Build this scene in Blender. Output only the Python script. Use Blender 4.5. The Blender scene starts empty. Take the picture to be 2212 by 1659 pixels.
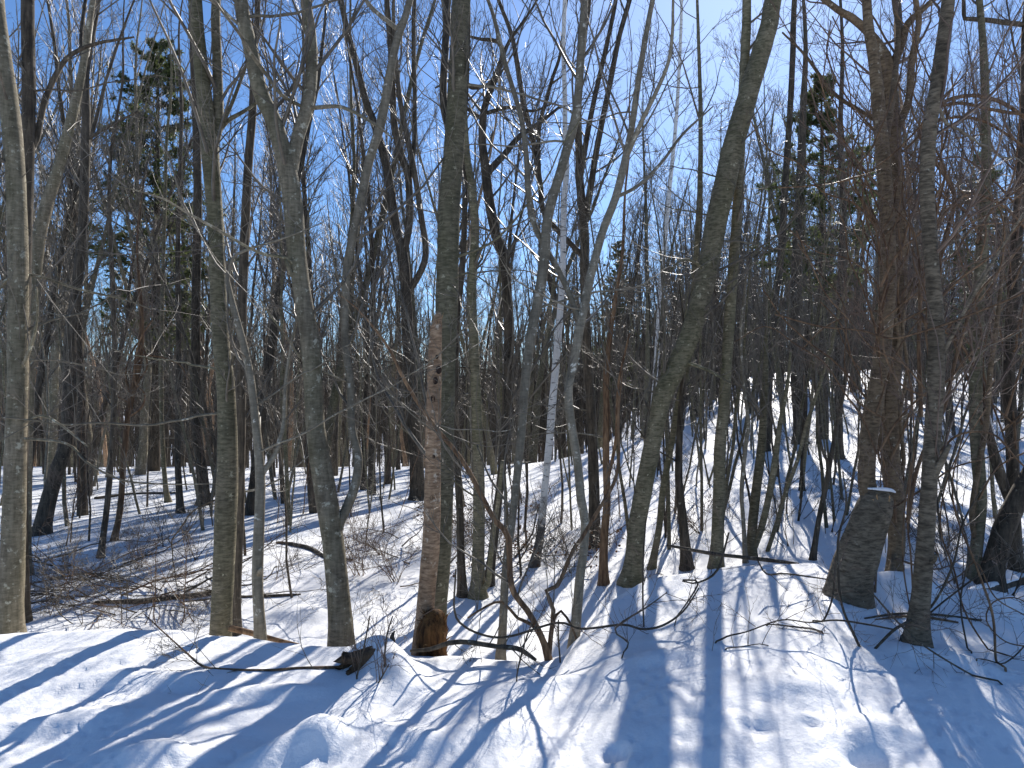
import bpy, math
import numpy as np
from mathutils import Vector

# ------------------------------------------------------------------ camera
S = bpy.context.scene
COL = S.collection
PITCH = math.radians(0.75)
F_PX, CX0, CY0 = 1533.0, 1106.0, 829.5        # pixels of a 2212 x 1659 view
CAM = np.array([0.0, 0.0, 1.6])
cd = bpy.data.cameras.new('camera')
cam = bpy.data.objects.new('camera', cd)
COL.objects.link(cam)
cam.location = CAM
cam.rotation_euler = (math.radians(90) + PITCH, 0, 0)
cd.sensor_width = 36.0
cd.lens = 36.0 * F_PX / 2212.0
cd.clip_start = 0.05
cd.clip_end = 2000.0
S.camera = cam

# ------------------------------------------------------------------ sky, sun, exposure
SUN_AZ = math.radians(18.6)     # to the right of straight ahead (+Y)
SUN_EL = math.radians(32.0)
w = bpy.data.worlds.new('World')
S.world = w
w.use_nodes = True
nt = w.node_tree
nt.nodes.clear()
sky = nt.nodes.new('ShaderNodeTexSky')
sky.sky_type = 'NISHITA'
sky.sun_disc = False
sky.sun_elevation = SUN_EL
sky.sun_rotation = SUN_AZ
sky.altitude = 300
sky.air_density = 1.0
sky.dust_density = 0.32
sky.ozone_density = 8.5
bg = nt.nodes.new('ShaderNodeBackground')
bg.inputs['Strength'].default_value = 0.095
wo = nt.nodes.new('ShaderNodeOutputWorld')
nt.links.new(sky.outputs[0], bg.inputs[0])
nt.links.new(bg.outputs[0], wo.inputs[0])

sl = bpy.data.lights.new('sun', 'SUN')
sl.energy = 4.7
sl.angle = math.radians(0.53)
sl.color = (1.0, 0.94, 0.86)
sun = bpy.data.objects.new('sun', sl)
COL.objects.link(sun)
sd = Vector((math.sin(SUN_AZ) * math.cos(SUN_EL), math.cos(SUN_AZ) * math.cos(SUN_EL), math.sin(SUN_EL)))
sun.rotation_euler = (-sd).to_track_quat('-Z', 'Y').to_euler()
sun.location = (6, 20, 14)

S.view_settings.view_transform = 'Standard'
S.view_settings.look = 'None'
S.view_settings.exposure = 0.66
S.view_settings.gamma = 1.0
S.view_settings.use_curve_mapping = False
S.cycles.max_bounces = 6
S.cycles.diffuse_bounces = 4
S.cycles.glossy_bounces = 2
S.cycles.transmission_bounces = 2
S.cycles.caustics_reflective = False
S.cycles.caustics_refractive = False

# ------------------------------------------------------------------ numeric helpers
TAB = np.random.RandomState(7).rand(256, 256)


def vnoise(x, y):
    x = np.asarray(x, float); y = np.asarray(y, float)
    xi = np.floor(x).astype(int); yi = np.floor(y).astype(int)
    fx = x - xi; fy = y - yi
    fx = fx * fx * fx * (fx * (fx * 6 - 15) + 10)
    fy = fy * fy * fy * (fy * (fy * 6 - 15) + 10)
    a = TAB[xi & 255, yi & 255]; b = TAB[(xi + 1) & 255, yi & 255]
    c = TAB[xi & 255, (yi + 1) & 255]; d = TAB[(xi + 1) & 255, (yi + 1) & 255]
    return (a + (b - a) * fx) * (1 - fy) + (c + (d - c) * fx) * fy - 0.5


def fbm(x, y, o=3):
    s = 0; a = 1.0
    for k in range(o):
        s = s + a * vnoise(x * 2 ** k + 17.3 * k, y * 2 ** k + 9.1 * k)
        a *= 0.5
    return s


def sstep(a, b, x):
    t = np.clip((x - a) / (b - a), 0, 1)
    return t * t * (3 - 2 * t)


# snow bank along the wood's edge: image column, row of its crest, distance of its crest
CREST = np.array([
    (-900, 1372, 4.6), (-300, 1372, 4.6), (0, 1368, 4.6), (150, 1362, 4.6), (280, 1354, 4.6), (400, 1362, 4.55),
    (500, 1374, 4.5), (600, 1388, 4.4), (700, 1392, 4.35), (800, 1394, 4.3), (900, 1410, 4.3), (1000, 1412, 4.3),
    (1150, 1424, 4.3), (1220, 1414, 4.4), (1265, 1370, 4.7), (1305, 1300, 5.3), (1400, 1250, 5.7), (1540, 1222, 5.8),
    (1650, 1214, 5.85), (1750, 1212, 5.9), (1830, 1250, 5.5), (1900, 1268, 5.4), (1975, 1262, 5.6), (2080, 1285, 5.4),
    (2212, 1325, 5.1), (2500, 1330, 5.0), (3200, 1330, 5.0)], float)
CRZ = 1.6 - (CREST[:, 1] - 850.0) / F_PX * CREST[:, 2]
HILL_Y = np.array([0, 5, 7, 11, 17, 30, 45, 62, 100, 200.0])
HILL_Z = np.array([0, .40, .46, .72, 1.05, 2.1, 3.6, 4.6, 5.2, 5.2])
MOUNDS = []     # x, y, rx, ry, angle, height


def back_ground(x, y):
    t = x / np.maximum(y, 0.5)
    wgt = sstep(-0.06, 0.46, t)
    hill = np.interp(y, HILL_Y, HILL_Z)
    z = -0.50 - 0.008 * np.clip(y - 6, 0, 60) + wgt * hill
    dip = np.interp(y, [0, 19, 24, 34, 50, 80, 140, 420], [0, 0, .25, 1.5, 3.2, 4.2, 4.4, 4.4])
    z = z - dip * (1 - sstep(.02, .30, t))
    z = z + 0.12 * fbm(x * 0.35 + 3, y * 0.35 + 8, 2) + 0.035 * fbm(x * 1.7, y * 1.7, 2)
    return z


def terrain(x, y):
    x = np.asarray(x, float); y = np.asarray(y, float)
    yy = np.maximum(y, 0.8)
    t = np.clip(x / yy, -1.6, 1.6)
    px = CX0 + F_PX * t + 26 * vnoise(x * 2.3, y * 2.3 + 40)
    yc = np.interp(px, CREST[:, 0], CREST[:, 2])
    zc = np.interp(px, CREST[:, 0], CRZ)
    near = zc * sstep(1.4, 4.2, yy) + 0.02 * fbm(x * 1.1 + 5, y * 1.1, 2) * (y < 40)
    near = near + 0.030 * fbm(x * 1.9 + 11, y * 2.4, 2)
    fall = np.interp(px, [0, 1200, 1350, 2300], [1.15, 1.15, 0.9, 0.8])
    s = sstep(yc - 0.12, yc + fall, y)
    z = near * (1 - s) + back_ground(x, y) * s
    for mx, my, rx, ry, a, h in MOUNDS:
        c, sn = math.cos(a), math.sin(a)
        u = ((x - mx) * c + (y - my) * sn) / rx
        v = (-(x - mx) * sn + (y - my) * c) / ry
        z = z + h * np.exp(-(u * u + v * v) ** 1.4)
    return z


def ray(px, py):
    xc = (px - CX0) / F_PX; yc = (CY0 - py) / F_PX
    d = np.array([xc, math.cos(PITCH) - yc * math.sin(PITCH), math.sin(PITCH) + yc * math.cos(PITCH)])
    return d / d[1]


def at(px, py, depth):
    return CAM + ray(px, py) * depth


def ground(px, py, y0=1.5):
    """first point where the ray through a pixel meets the snow, searched from distance y0 on"""
    d = ray(px, py)
    ys = np.concatenate([np.arange(y0, 14, 0.01), np.arange(14, 120, 0.1)])
    P = CAM[None] + d[None] * ys[:, None]
    below = P[:, 2] <= terrain(P[:, 0], P[:, 1])
    i = int(np.argmax(below)) if below.any() else len(ys) - 1
    return P[i]


def gz(x, y):
    return float(terrain(np.array([x]), np.array([y]))[0])


for px, py, rx, ry, a, h in [
        (838, 1440, .13, .34, .55, .13), (1328, 1628, .055, .05, 0, -.085), (1880, 1640, .085, .06, .2, -.10),
        (640, 1625, .10, .30, -.75, .085), (330, 1632, .16, .09, .1, .05), (700, 1590, .12, .10, 0, .05),
        (1060, 1580, .20, .10, .3, .03), (300, 1470, .35, .10, .1, .04), (560, 1500, .30, .09, .15, .035),
        (1180, 1480, .25, .10, .3, .03), (1700, 1480, .25, .13, 0, .03), (1880, 1580, .16, .10, .2, .045),
        (2050, 1430, .3, .12, -.3, .05), (1420, 1420, .2, .1, 0, .03), (1640, 1570, .07, .05, 0, -.03),
        (150, 1560, .3, .1, .2, .035), (900, 1600, .2, .09, -.4, .03), (1750, 1560, .05, .04, 0, -.03)]:
    g = ground(px, py)
    MOUNDS.append((g[0], g[1], rx, ry, a, h))
for px, py, r, h in [(640, 1330, .26, .09), (300, 1300, .5, .1), (420, 1270, .4, .08), (1000, 1250, .4, .08), (1960, 1275, .3, .12),
                     (2150, 1310, .3, .10), (1880, 1270, .3, .06), (2060, 1250, .5, .12)]:
    g = ground(px, py, 5.2)
    MOUNDS.append((g[0], g[1], r, r * .7, 0.1, h))

# ------------------------------------------------------------------ mesh helpers


def new_mesh(name, V, Fq, mat, tris=None):
    me = bpy.data.meshes.new(name)
    V = np.asarray(V, np.float32)
    nq = len(Fq); ntri = 0 if tris is None else len(tris)
    me.vertices.add(len(V)); me.vertices.foreach_set('co', V.ravel())
    loops = np.asarray(Fq, np.int32).ravel()
    starts = np.arange(nq, dtype=np.int32) * 4
    if ntri:
        starts = np.concatenate([starts, nq * 4 + np.arange(ntri, dtype=np.int32) * 3])
        loops = np.concatenate([loops, np.asarray(tris, np.int32).ravel()])
    me.loops.add(len(loops)); me.loops.foreach_set('vertex_index', loops)
    me.polygons.add(nq + ntri); me.polygons.foreach_set('loop_start', starts.astype(np.int32))
    me.update(calc_edges=True)
    me.shade_smooth()
    if mat is not None:
        me.materials.append(mat)
    return me


class Tubes:
    """collects arrays of paths (N, n, 3) with radii (N, n) and turns them into one mesh"""
    def __init__(self):
        self.V = []; self.Q = []; self.T = []; self.n = 0

    def add(self, P, R, sides=3, cap=False, lump=0.0, seed=0):
        P = np.asarray(P, float); R = np.asarray(R, float)
        if P.ndim == 2:
            P = P[None]; R = R[None]
        N, n, _ = P.shape
        if N == 0:
            return
        T = np.gradient(P, axis=1)
        T /= np.linalg.norm(T, axis=2, keepdims=True) + 1e-9
        mean = T.mean(axis=1)
        ref = np.where((np.abs(mean[:, 1]) < 0.8)[:, None], np.array([[0, 1.0, 0]]), np.array([[1.0, 0, 0]]))
        A = ref[:, None] - T * (T * ref[:, None]).sum(2, keepdims=True)
        A /= np.linalg.norm(A, axis=2, keepdims=True) + 1e-9
        B = np.cross(T, A)
        th = np.arange(sides) / sides * 2 * math.pi
        rad = R[:, :, None] * np.ones(sides)
        if lump:
            s = np.concatenate([np.zeros((N, 1)), np.cumsum(np.linalg.norm(np.diff(P, axis=1), axis=2), axis=1)], axis=1)
            u = np.cos(th)[None, None] * 1.7 + seed; v = np.sin(th)[None, None] * 1.7
            rad = rad * (1 + lump * (2.0 * vnoise(u + s[:, :, None] * 3.1, v + s[:, :, None] * 2.0 + seed) +
                                     1.0 * vnoise(u * 3 + s[:, :, None] * 9, v * 3 + s[:, :, None] * 7)))
        V = P[:, :, None] + rad[..., None] * (A[:, :, None] * np.cos(th)[None, None, :, None] +
                                              B[:, :, None] * np.sin(th)[None, None, :, None])
        idx = np.arange(N * n * sides).reshape(N, n, sides) + self.n
        j = (np.arange(sides) + 1) % sides
        q = np.stack([idx[:, :-1, :], idx[:, :-1, j], idx[:, 1:, j], idx[:, 1:, :]], axis=-1).reshape(-1, 4)
        self.V.append(V.reshape(-1, 3)); self.Q.append(q)
        self.n += N * n * sides
        if cap:
            for k in range(N):
                for e, flip in ((0, True), (n - 1, False)):
                    self.V.append(P[k, e][None]); c = self.n; self.n += 1
                    ring = idx[k, e]
                    t = np.stack([np.full(sides, c), ring, ring[j]], axis=-1)
                    self.T.append(t[:, ::-1] if flip else t)

    def quads(self, V, Q):
        self.V.append(V); self.Q.append(np.asarray(Q) + self.n); self.n += len(V)

    def mesh(self, name, mat, origin=(0, 0, 0)):
        V = np.concatenate(self.V) - np.asarray(origin)
        return new_mesh(name, V, np.concatenate(self.Q), mat, np.concatenate(self.T) if self.T else None)


def obj(name, me, parent=None, loc=(0, 0, 0)):
    o = bpy.data.objects.new(name, me)
    COL.objects.link(o)
    o.location = loc
    if parent is not None:
        o.parent = parent
    return o


def tag(o, label=None, cat=None, group=None, kind=None):
    if label: o['label'] = label
    if cat: o['category'] = cat
    if group: o['group'] = group
    if kind: o['kind'] = kind
    return o


def smooth_path(pts, step=0.06):
    """Catmull-Rom through (x, y, z, r) points, resampled about every step metres"""
    P = np.asarray(pts, float)
    if len(P) < 3:
        n = max(3, int(np.linalg.norm(P[-1, :3] - P[0, :3]) / step))
        k = np.linspace(0, 1, n)[:, None]
        return P[0] * (1 - k) + P[-1] * k
    E = np.concatenate([[2 * P[0] - P[1]], P, [2 * P[-1] - P[-2]]])
    out = []
    for i in range(1, len(E) - 2):
        L = np.linalg.norm(E[i + 1, :3] - E[i, :3])
        n = max(1, int(round(L / step)))
        t = (np.arange(n) / n)[:, None]
        a, b, c, d = E[i - 1], E[i], E[i + 1], E[i + 2]
        out.append(0.5 * (2 * b + (c - a) * t + (2 * a - 5 * b + 4 * c - d) * t ** 2 + (3 * b - a - 3 * c + d) * t ** 3))
    out.append(P[-1][None])
    Q = np.concatenate(out)
    Q[:, 3] = np.maximum(Q[:, 3], 0.0012)
    return Q


def norm(v):
    return v / (np.linalg.norm(v, axis=-1, keepdims=True) + 1e-9)


def grow(rng, P, D, L, R, n, wig, trop, tip=0.25):
    """paths that start at P towards D; wig wanders, trop pulls upwards"""
    N = len(P)
    out = np.zeros((N, n, 3)); out[:, 0] = P
    d = norm(D)
    for k in range(1, n):
        d = norm(d + wig * rng.normal(size=(N, 3)) + np.array([0, 0, trop]))
        out[:, k] = out[:, k - 1] + d * (L / (n - 1))[:, None]
    rad = R[:, None] * np.linspace(1, tip, n)[None]
    return out, rad


def spawn(rng, paths, radii, count, f0, f1, ang, lr, rr, rmin=0.0012, up=0.0, lmin=0.05):
    """children of paths: returns starts, directions, lengths, radii"""
    N, n, _ = paths.shape
    cnt = rng.poisson(count, N) if np.isscalar(count) else count
    pi = np.repeat(np.arange(N), cnt)
    M = len(pi)
    f = rng.uniform(f0, f1, M) * (n - 1)
    k = np.minimum(f.astype(int), n - 2); u = (f - k)[:, None]
    P = paths[pi, k] * (1 - u) + paths[pi, k + 1] * u
    T = norm(paths[pi, k + 1] - paths[pi, k])
    r = radii[pi, k]
    rv = norm(rng.normal(size=(M, 3)))
    perp = norm(np.cross(T, rv))
    a = rng.uniform(ang[0], ang[1], M)[:, None]
    D = T * np.cos(a) + perp * np.sin(a)
    D[:, 2] += up
    PL = np.linalg.norm(np.diff(paths, axis=1), axis=2).sum(1)
    frac = f / (n - 1)
    L = np.maximum(PL[pi] * rng.uniform(lr[0], lr[1], M) * (1.15 - 0.75 * frac), lmin)
    R = np.maximum(r * rng.uniform(rr[0], rr[1], M), rmin)
    return P, D, L, R


def crown(rng, tb, paths, radii, n1, f0, f1, l1, ang1=(0.5, 1.1), up1=0.15, n2=6, n3=5, twig=0.0016, r1cap=0.02, trop=0.10):
    """three levels of branches on a set of stems"""
    P, D, L, R = spawn(rng, paths, radii, n1, f0, f1, ang1, (1, 1), (.25, .5), up=up1)
    m = len(P)
    if m == 0:
        return
    L = rng.uniform(l1[0], l1[1], m)
    R = np.minimum(np.maximum(R, twig * 2.2), r1cap) * (0.55 + 0.45 * L / l1[1])
    A, ra = grow(rng, P, D, L, R, 8, 0.13, trop, 0.22)
    tb.add(A, ra, 4)
    P, D, L, R = spawn(rng, A, ra, n2, .15, .98, (.45, 1.0), (.22, .55), (.45, .7), rmin=twig * 1.3, up=0.08)
    B, rb = grow(rng, P, D, L, R, 5, 0.15, trop * .8, 0.4)
    tb.add(B, rb, 3)
    if n3:
        P, D, L, R = spawn(rng, B, rb, n3, .15, .98, (.4, .95), (.25, .6), (.5, .8), rmin=twig, up=0.05, lmin=0.06)
        C, rc = grow(rng, P, D, L, R, 3, 0.16, trop * .6, 0.6)
        tb.add(C, rc, 3)


# ------------------------------------------------------------------ materials


def mat_new(name):
    m = bpy.data.materials.new(name)
    m.use_nodes = True
    N = m.node_tree.nodes
    return m, N, m.node_tree.links, N['Principled BSDF']


def mixc(N, Lk, fac, a, b):
    x = N.new('ShaderNodeMix'); x.data_type = 'RGBA'
    for sock, val in ((x.inputs[0], fac), (x.inputs[6], a), (x.inputs[7], b)):
        if hasattr(val, 'is_linked'):
            Lk.new(val, sock)
        else:
            sock.default_value = val if not isinstance(val, tuple) else (*val, 1.0)
    return x.outputs[2]


def noise(N, Lk, coord, scale, detail=4, rough=0.55, stretch=(1, 1, 1)):
    mp = N.new('ShaderNodeMapping'); mp.inputs['Scale'].default_value = stretch
    Lk.new(coord, mp.inputs['Vector'])
    t = N.new('ShaderNodeTexNoise'); t.inputs['Scale'].default_value = scale
    t.inputs['Detail'].default_value = detail; t.inputs['Roughness'].default_value = rough
    Lk.new(mp.outputs[0], t.inputs['Vector'])
    return t.outputs['Fac']


def ramp(N, Lk, fac, a, b):
    r = N.new('ShaderNodeMapRange'); r.inputs[1].default_value = a; r.inputs[2].default_value = b
    Lk.new(fac, r.inputs[0])
    return r.outputs[0]


def bark(name, dark, light, lichen=(.34, .36, .30), lich=0.58, band=0.0, furrow=0.6, moss=0.0, bump=0.6):
    """bark: long furrows, optional horizontal banding, lichen blotches, moss tint"""
    m, N, Lk, bs = mat_new(name)
    tc = N.new('ShaderNodeTexCoord').outputs['Object']
    oi = N.new('ShaderNodeObjectInfo').outputs['Random']
    fur = noise(N, Lk, tc, 34, 5, .7, (1, 1, .14))
    bnd = noise(N, Lk, tc, 15, 5, .68, (1.1, 1.1, 4.0))
    big = noise(N, Lk, tc, 5, 3, .6)
    mx = N.new('ShaderNodeMix'); mx.inputs[0].default_value = band
    Lk.new(fur, mx.inputs[2]); Lk.new(bnd, mx.inputs[3])
    h = mx.outputs[0]
    col = mixc(N, Lk, ramp(N, Lk, h, .38, .62), dark, light)
    col = mixc(N, Lk, ramp(N, Lk, big, .40, .72), col, mixc(N, Lk, .55, col, tuple(c * .55 for c in dark)))
    spot = noise(N, Lk, tc, 17, 3, .7)
    lf = ramp(N, Lk, spot, lich, lich + .09)
    col = mixc(N, Lk, lf, col, lichen)
    if moss:
        ms = noise(N, Lk, tc, 2.2, 3, .6, (1, 1, .5))
        mm = N.new('ShaderNodeMath'); mm.operation = 'MULTIPLY'; mm.inputs[1].default_value = moss
        Lk.new(ramp(N, Lk, ms, .38, .62), mm.inputs[0])
        col = mixc(N, Lk, mm.outputs[0], col, (.085, .095, .035))
    hs = N.new('ShaderNodeHueSaturation'); hs.inputs['Saturation'].default_value = 1.18
    Lk.new(col, hs.inputs['Color'])
    vr = N.new('ShaderNodeMapRange'); vr.inputs[3].default_value = .92; vr.inputs[4].default_value = 1.42
    Lk.new(oi, vr.inputs[0]); Lk.new(vr.outputs[0], hs.inputs['Value'])
    Lk.new(hs.outputs[0], bs.inputs['Base Color'])
    bs.inputs['Roughness'].default_value = .82
    bs.inputs['Specular IOR Level'].default_value = .25
    bp = N.new('ShaderNodeBump'); bp.inputs['Strength'].default_value = bump; bp.inputs['Distance'].default_value = .012
    Lk.new(h, bp.inputs['Height']); Lk.new(bp.outputs[0], bs.inputs['Normal'])
    return m


def plain(name, a, b, scale=20, rough=.7, spec=.3, stretch=(1, 1, 1)):
    m, N, Lk, bs = mat_new(name)
    tc = N.new('ShaderNodeTexCoord').outputs['Object']
    n = noise(N, Lk, tc, scale, 4, .6, stretch)
    Lk.new(mixc(N, Lk, ramp(N, Lk, n, .35, .65), a, b), bs.inputs['Base Color'])
    bs.inputs['Roughness'].default_value = rough
    bs.inputs['Specular IOR Level'].default_value = spec
    return m


M = {}
M['grey'] = bark('bark_grey', (.085, .072, .052), (.26, .225, .17), lichen=(.37, .35, .28), lich=.59, band=.5, moss=.18)
M['ring'] = bark('bark_ringed', (.062, .050, .036), (.225, .185, .135), lichen=(.30, .27, .21), lich=.66, band=.92, bump=.8)
M['olive'] = bark('bark_olive', (.066, .058, .040), (.225, .195, .14), lichen=(.38, .35, .26), lich=.62, band=.8, moss=.22)
M['dark'] = bark('bark_dark', (.030, .025, .019), (.115, .095, .072), lichen=(.22, .20, .16), lich=.64, band=.2)
M['brown'] = bark('bark_brown', (.15, .098, .066), (.42, .30, .205), lichen=(.48, .40, .31), lich=.60, band=.85, bump=.8)
M['tan'] = bark('bark_tan', (.075, .054, .036), (.235, .178, .120), lichen=(.36, .32, .25), lich=.62, band=.75, bump=1.0)
M['smooth'] = bark('bark_smooth', (.115, .10, .075), (.25, .22, .17), lichen=(.46, .43, .36), lich=.60, band=.5, bump=.25)
M['rot'] = bark('rotten_wood', (.030, .015, .008), (.17, .092, .046), lichen=(.25, .16, .085), lich=.64, band=.05, bump=1.0)
M['heart'] = bark('split_heartwood', (.33, .19, .10), (.58, .40, .24), lichen=(.5, .4, .28), lich=.7, bump=.8)
M['vine'] = bark('vine_bark', (.075, .046, .030), (.23, .155, .10), lichen=(.32, .23, .17), lich=.66, band=0, bump=.8)
M['twig'] = plain('twig_bark', (.070, .056, .038), (.175, .142, .10), 9, .45, .5)
M['redtwig'] = plain('red_twig_bark', (.085, .050, .032), (.19, .125, .082), 9, .5, .45)
M['needle'] = plain('pine_needles', (.075, .10, .034), (.17, .195, .075), 6, .5, .4)
_n = M['needle'].node_tree
_t = _n.nodes.new('ShaderNodeBsdfTranslucent'); _m = _n.nodes.new('ShaderNodeMixShader'); _m.inputs[0].default_value = .5
_p = _n.nodes['Principled BSDF']
_n.links.new(_p.inputs['Base Color'].links[0].from_socket, _t.inputs[0])
_n.links.new(_p.outputs[0], _m.inputs[1]); _n.links.new(_t.outputs[0], _m.inputs[2])
_n.links.new(_m.outputs[0], _n.nodes['Material Output'].inputs[0])
M['leaf'] = plain('dead_leaves', (.10, .045, .022), (.26, .13, .06), 14, .7, .2)


def birch_mat():
    m, N, Lk, bs = mat_new('birch_bark')
    tc = N.new('ShaderNodeTexCoord').outputs['Object']
    base = mixc(N, Lk, noise(N, Lk, tc, 6, 3), (.52, .49, .44), (.78, .76, .72))
    dash = noise(N, Lk, tc, 11, 3, .6, (.8, .8, 4.0))
    col = mixc(N, Lk, ramp(N, Lk, dash, .60, .66), base, (.035, .03, .028))
    sep = N.new('ShaderNodeSeparateXYZ'); Lk.new(tc, sep.inputs[0])
    rough = noise(N, Lk, tc, 7, 4, .7)
    ad = N.new('ShaderNodeMath'); ad.operation = 'ADD'
    Lk.new(rough, ad.inputs[0]); Lk.new(ramp(N, Lk, sep.outputs[2], 1.5, .1), ad.inputs[1])
    col = mixc(N, Lk, ramp(N, Lk, ad.outputs[0], .95, 1.25), col, (.07, .06, .05))
    Lk.new(col, bs.inputs['Base Color'])
    bs.inputs['Roughness'].default_value = .7
    return m


M['birch'] = birch_mat()


def snow_mat(name, bump=True):
    m, N, Lk, bs = mat_new(name)
    tc = N.new('ShaderNodeTexCoord').outputs['Object']
    n = noise(N, Lk, tc, 1.4, 3)
    Lk.new(mixc(N, Lk, n, (.84, .86, .88), (.90, .905, .91)), bs.inputs['Base Color'])
    bs.inputs['Roughness'].default_value = .62
    bs.inputs['Specular IOR Level'].default_value = .35
    if bump:
        a = noise(N, Lk, tc, 38, 4, .6)
        b = noise(N, Lk, tc, 260, 2, .6)
        ad = N.new('ShaderNodeMath'); ad.operation = 'MULTIPLY_ADD'; ad.inputs[1].default_value = .28
        Lk.new(b, ad.inputs[0]); Lk.new(a, ad.inputs[2])
        bp = N.new('ShaderNodeBump'); bp.inputs['Strength'].default_value = .42; bp.inputs['Distance'].default_value = .012
        Lk.new(ad.outputs[0], bp.inputs['Height']); Lk.new(bp.outputs[0], bs.inputs['Normal'])
    return m


M['snow'] = snow_mat('snow')

# ------------------------------------------------------------------ the snow-covered ground


def make_ground():
    front = math.radians(49)
    th = np.concatenate([np.linspace(-front, front, 480), np.linspace(front, 2 * math.pi - front, 74)[1:-1]])
    r = np.concatenate([np.linspace(.25, 2.3, 14)[:-1], np.linspace(2.3, 8.5, 205)[:-1], np.geomspace(8.5, 420, 130)])
    TH, R = np.meshgrid(th, r)
    X = R * np.sin(TH); Y = R * np.cos(TH)
    Z = terrain(X, Y)
    nearw = np.clip((11 - R) / 4, 0, 1) * (R > 1.6)
    # wind ripple, pock marks left by drips from the twigs, small lumps
    Z += nearw * (.010 * fbm(X * 6, Y * 9, 2) + .003 * fbm(X * 17, Y * 24, 2))
    pk = vnoise(X * 26 + 4, Y * 30)
    msk = sstep(-.05, .22, fbm(X * .9 + 31, Y * 1.1, 2)) * .8 + .2
    Z -= nearw * msk * .009 * sstep(.18, .38, pk)
    n, m = R.shape
    idx = np.arange(n * m).reshape(n, m)
    j = (np.arange(m) + 1) % m
    q = np.stack([idx[:-1, :], idx[1:, :], idx[1:, j], idx[:-1, j]], axis=-1).reshape(-1, 4)[:, ::-1]
    V = np.stack([X, Y, Z], -1).reshape(-1, 3)
    c = len(V)
    V = np.concatenate([V, [[0, 0, gz(0, .1)]]])
    tri = np.stack([np.full(m, c), idx[0, j], idx[0]], -1)[:, ::-1]
    o = obj('snow_ground', new_mesh('snow_ground', V, q, M['snow'], tri))
    tag(o, 'deep white snow over the forest floor, rising to a hill', kind='structure')


make_ground()

# ------------------------------------------------------------------ trees traced from the photograph
BASES = []


def traced(spec, depth, lean, base_r=None):
    """(px, py, width) list -> (x, y, z, r); depth drifts by lean metres over the whole run"""
    n = len(spec)
    out = []
    for i, (px, py, wd) in enumerate(spec):
        d = depth + lean * i / max(1, n - 1)
        out.append((*at(px, py, d), 0.5 * wd / F_PX * d))
    return out


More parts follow.
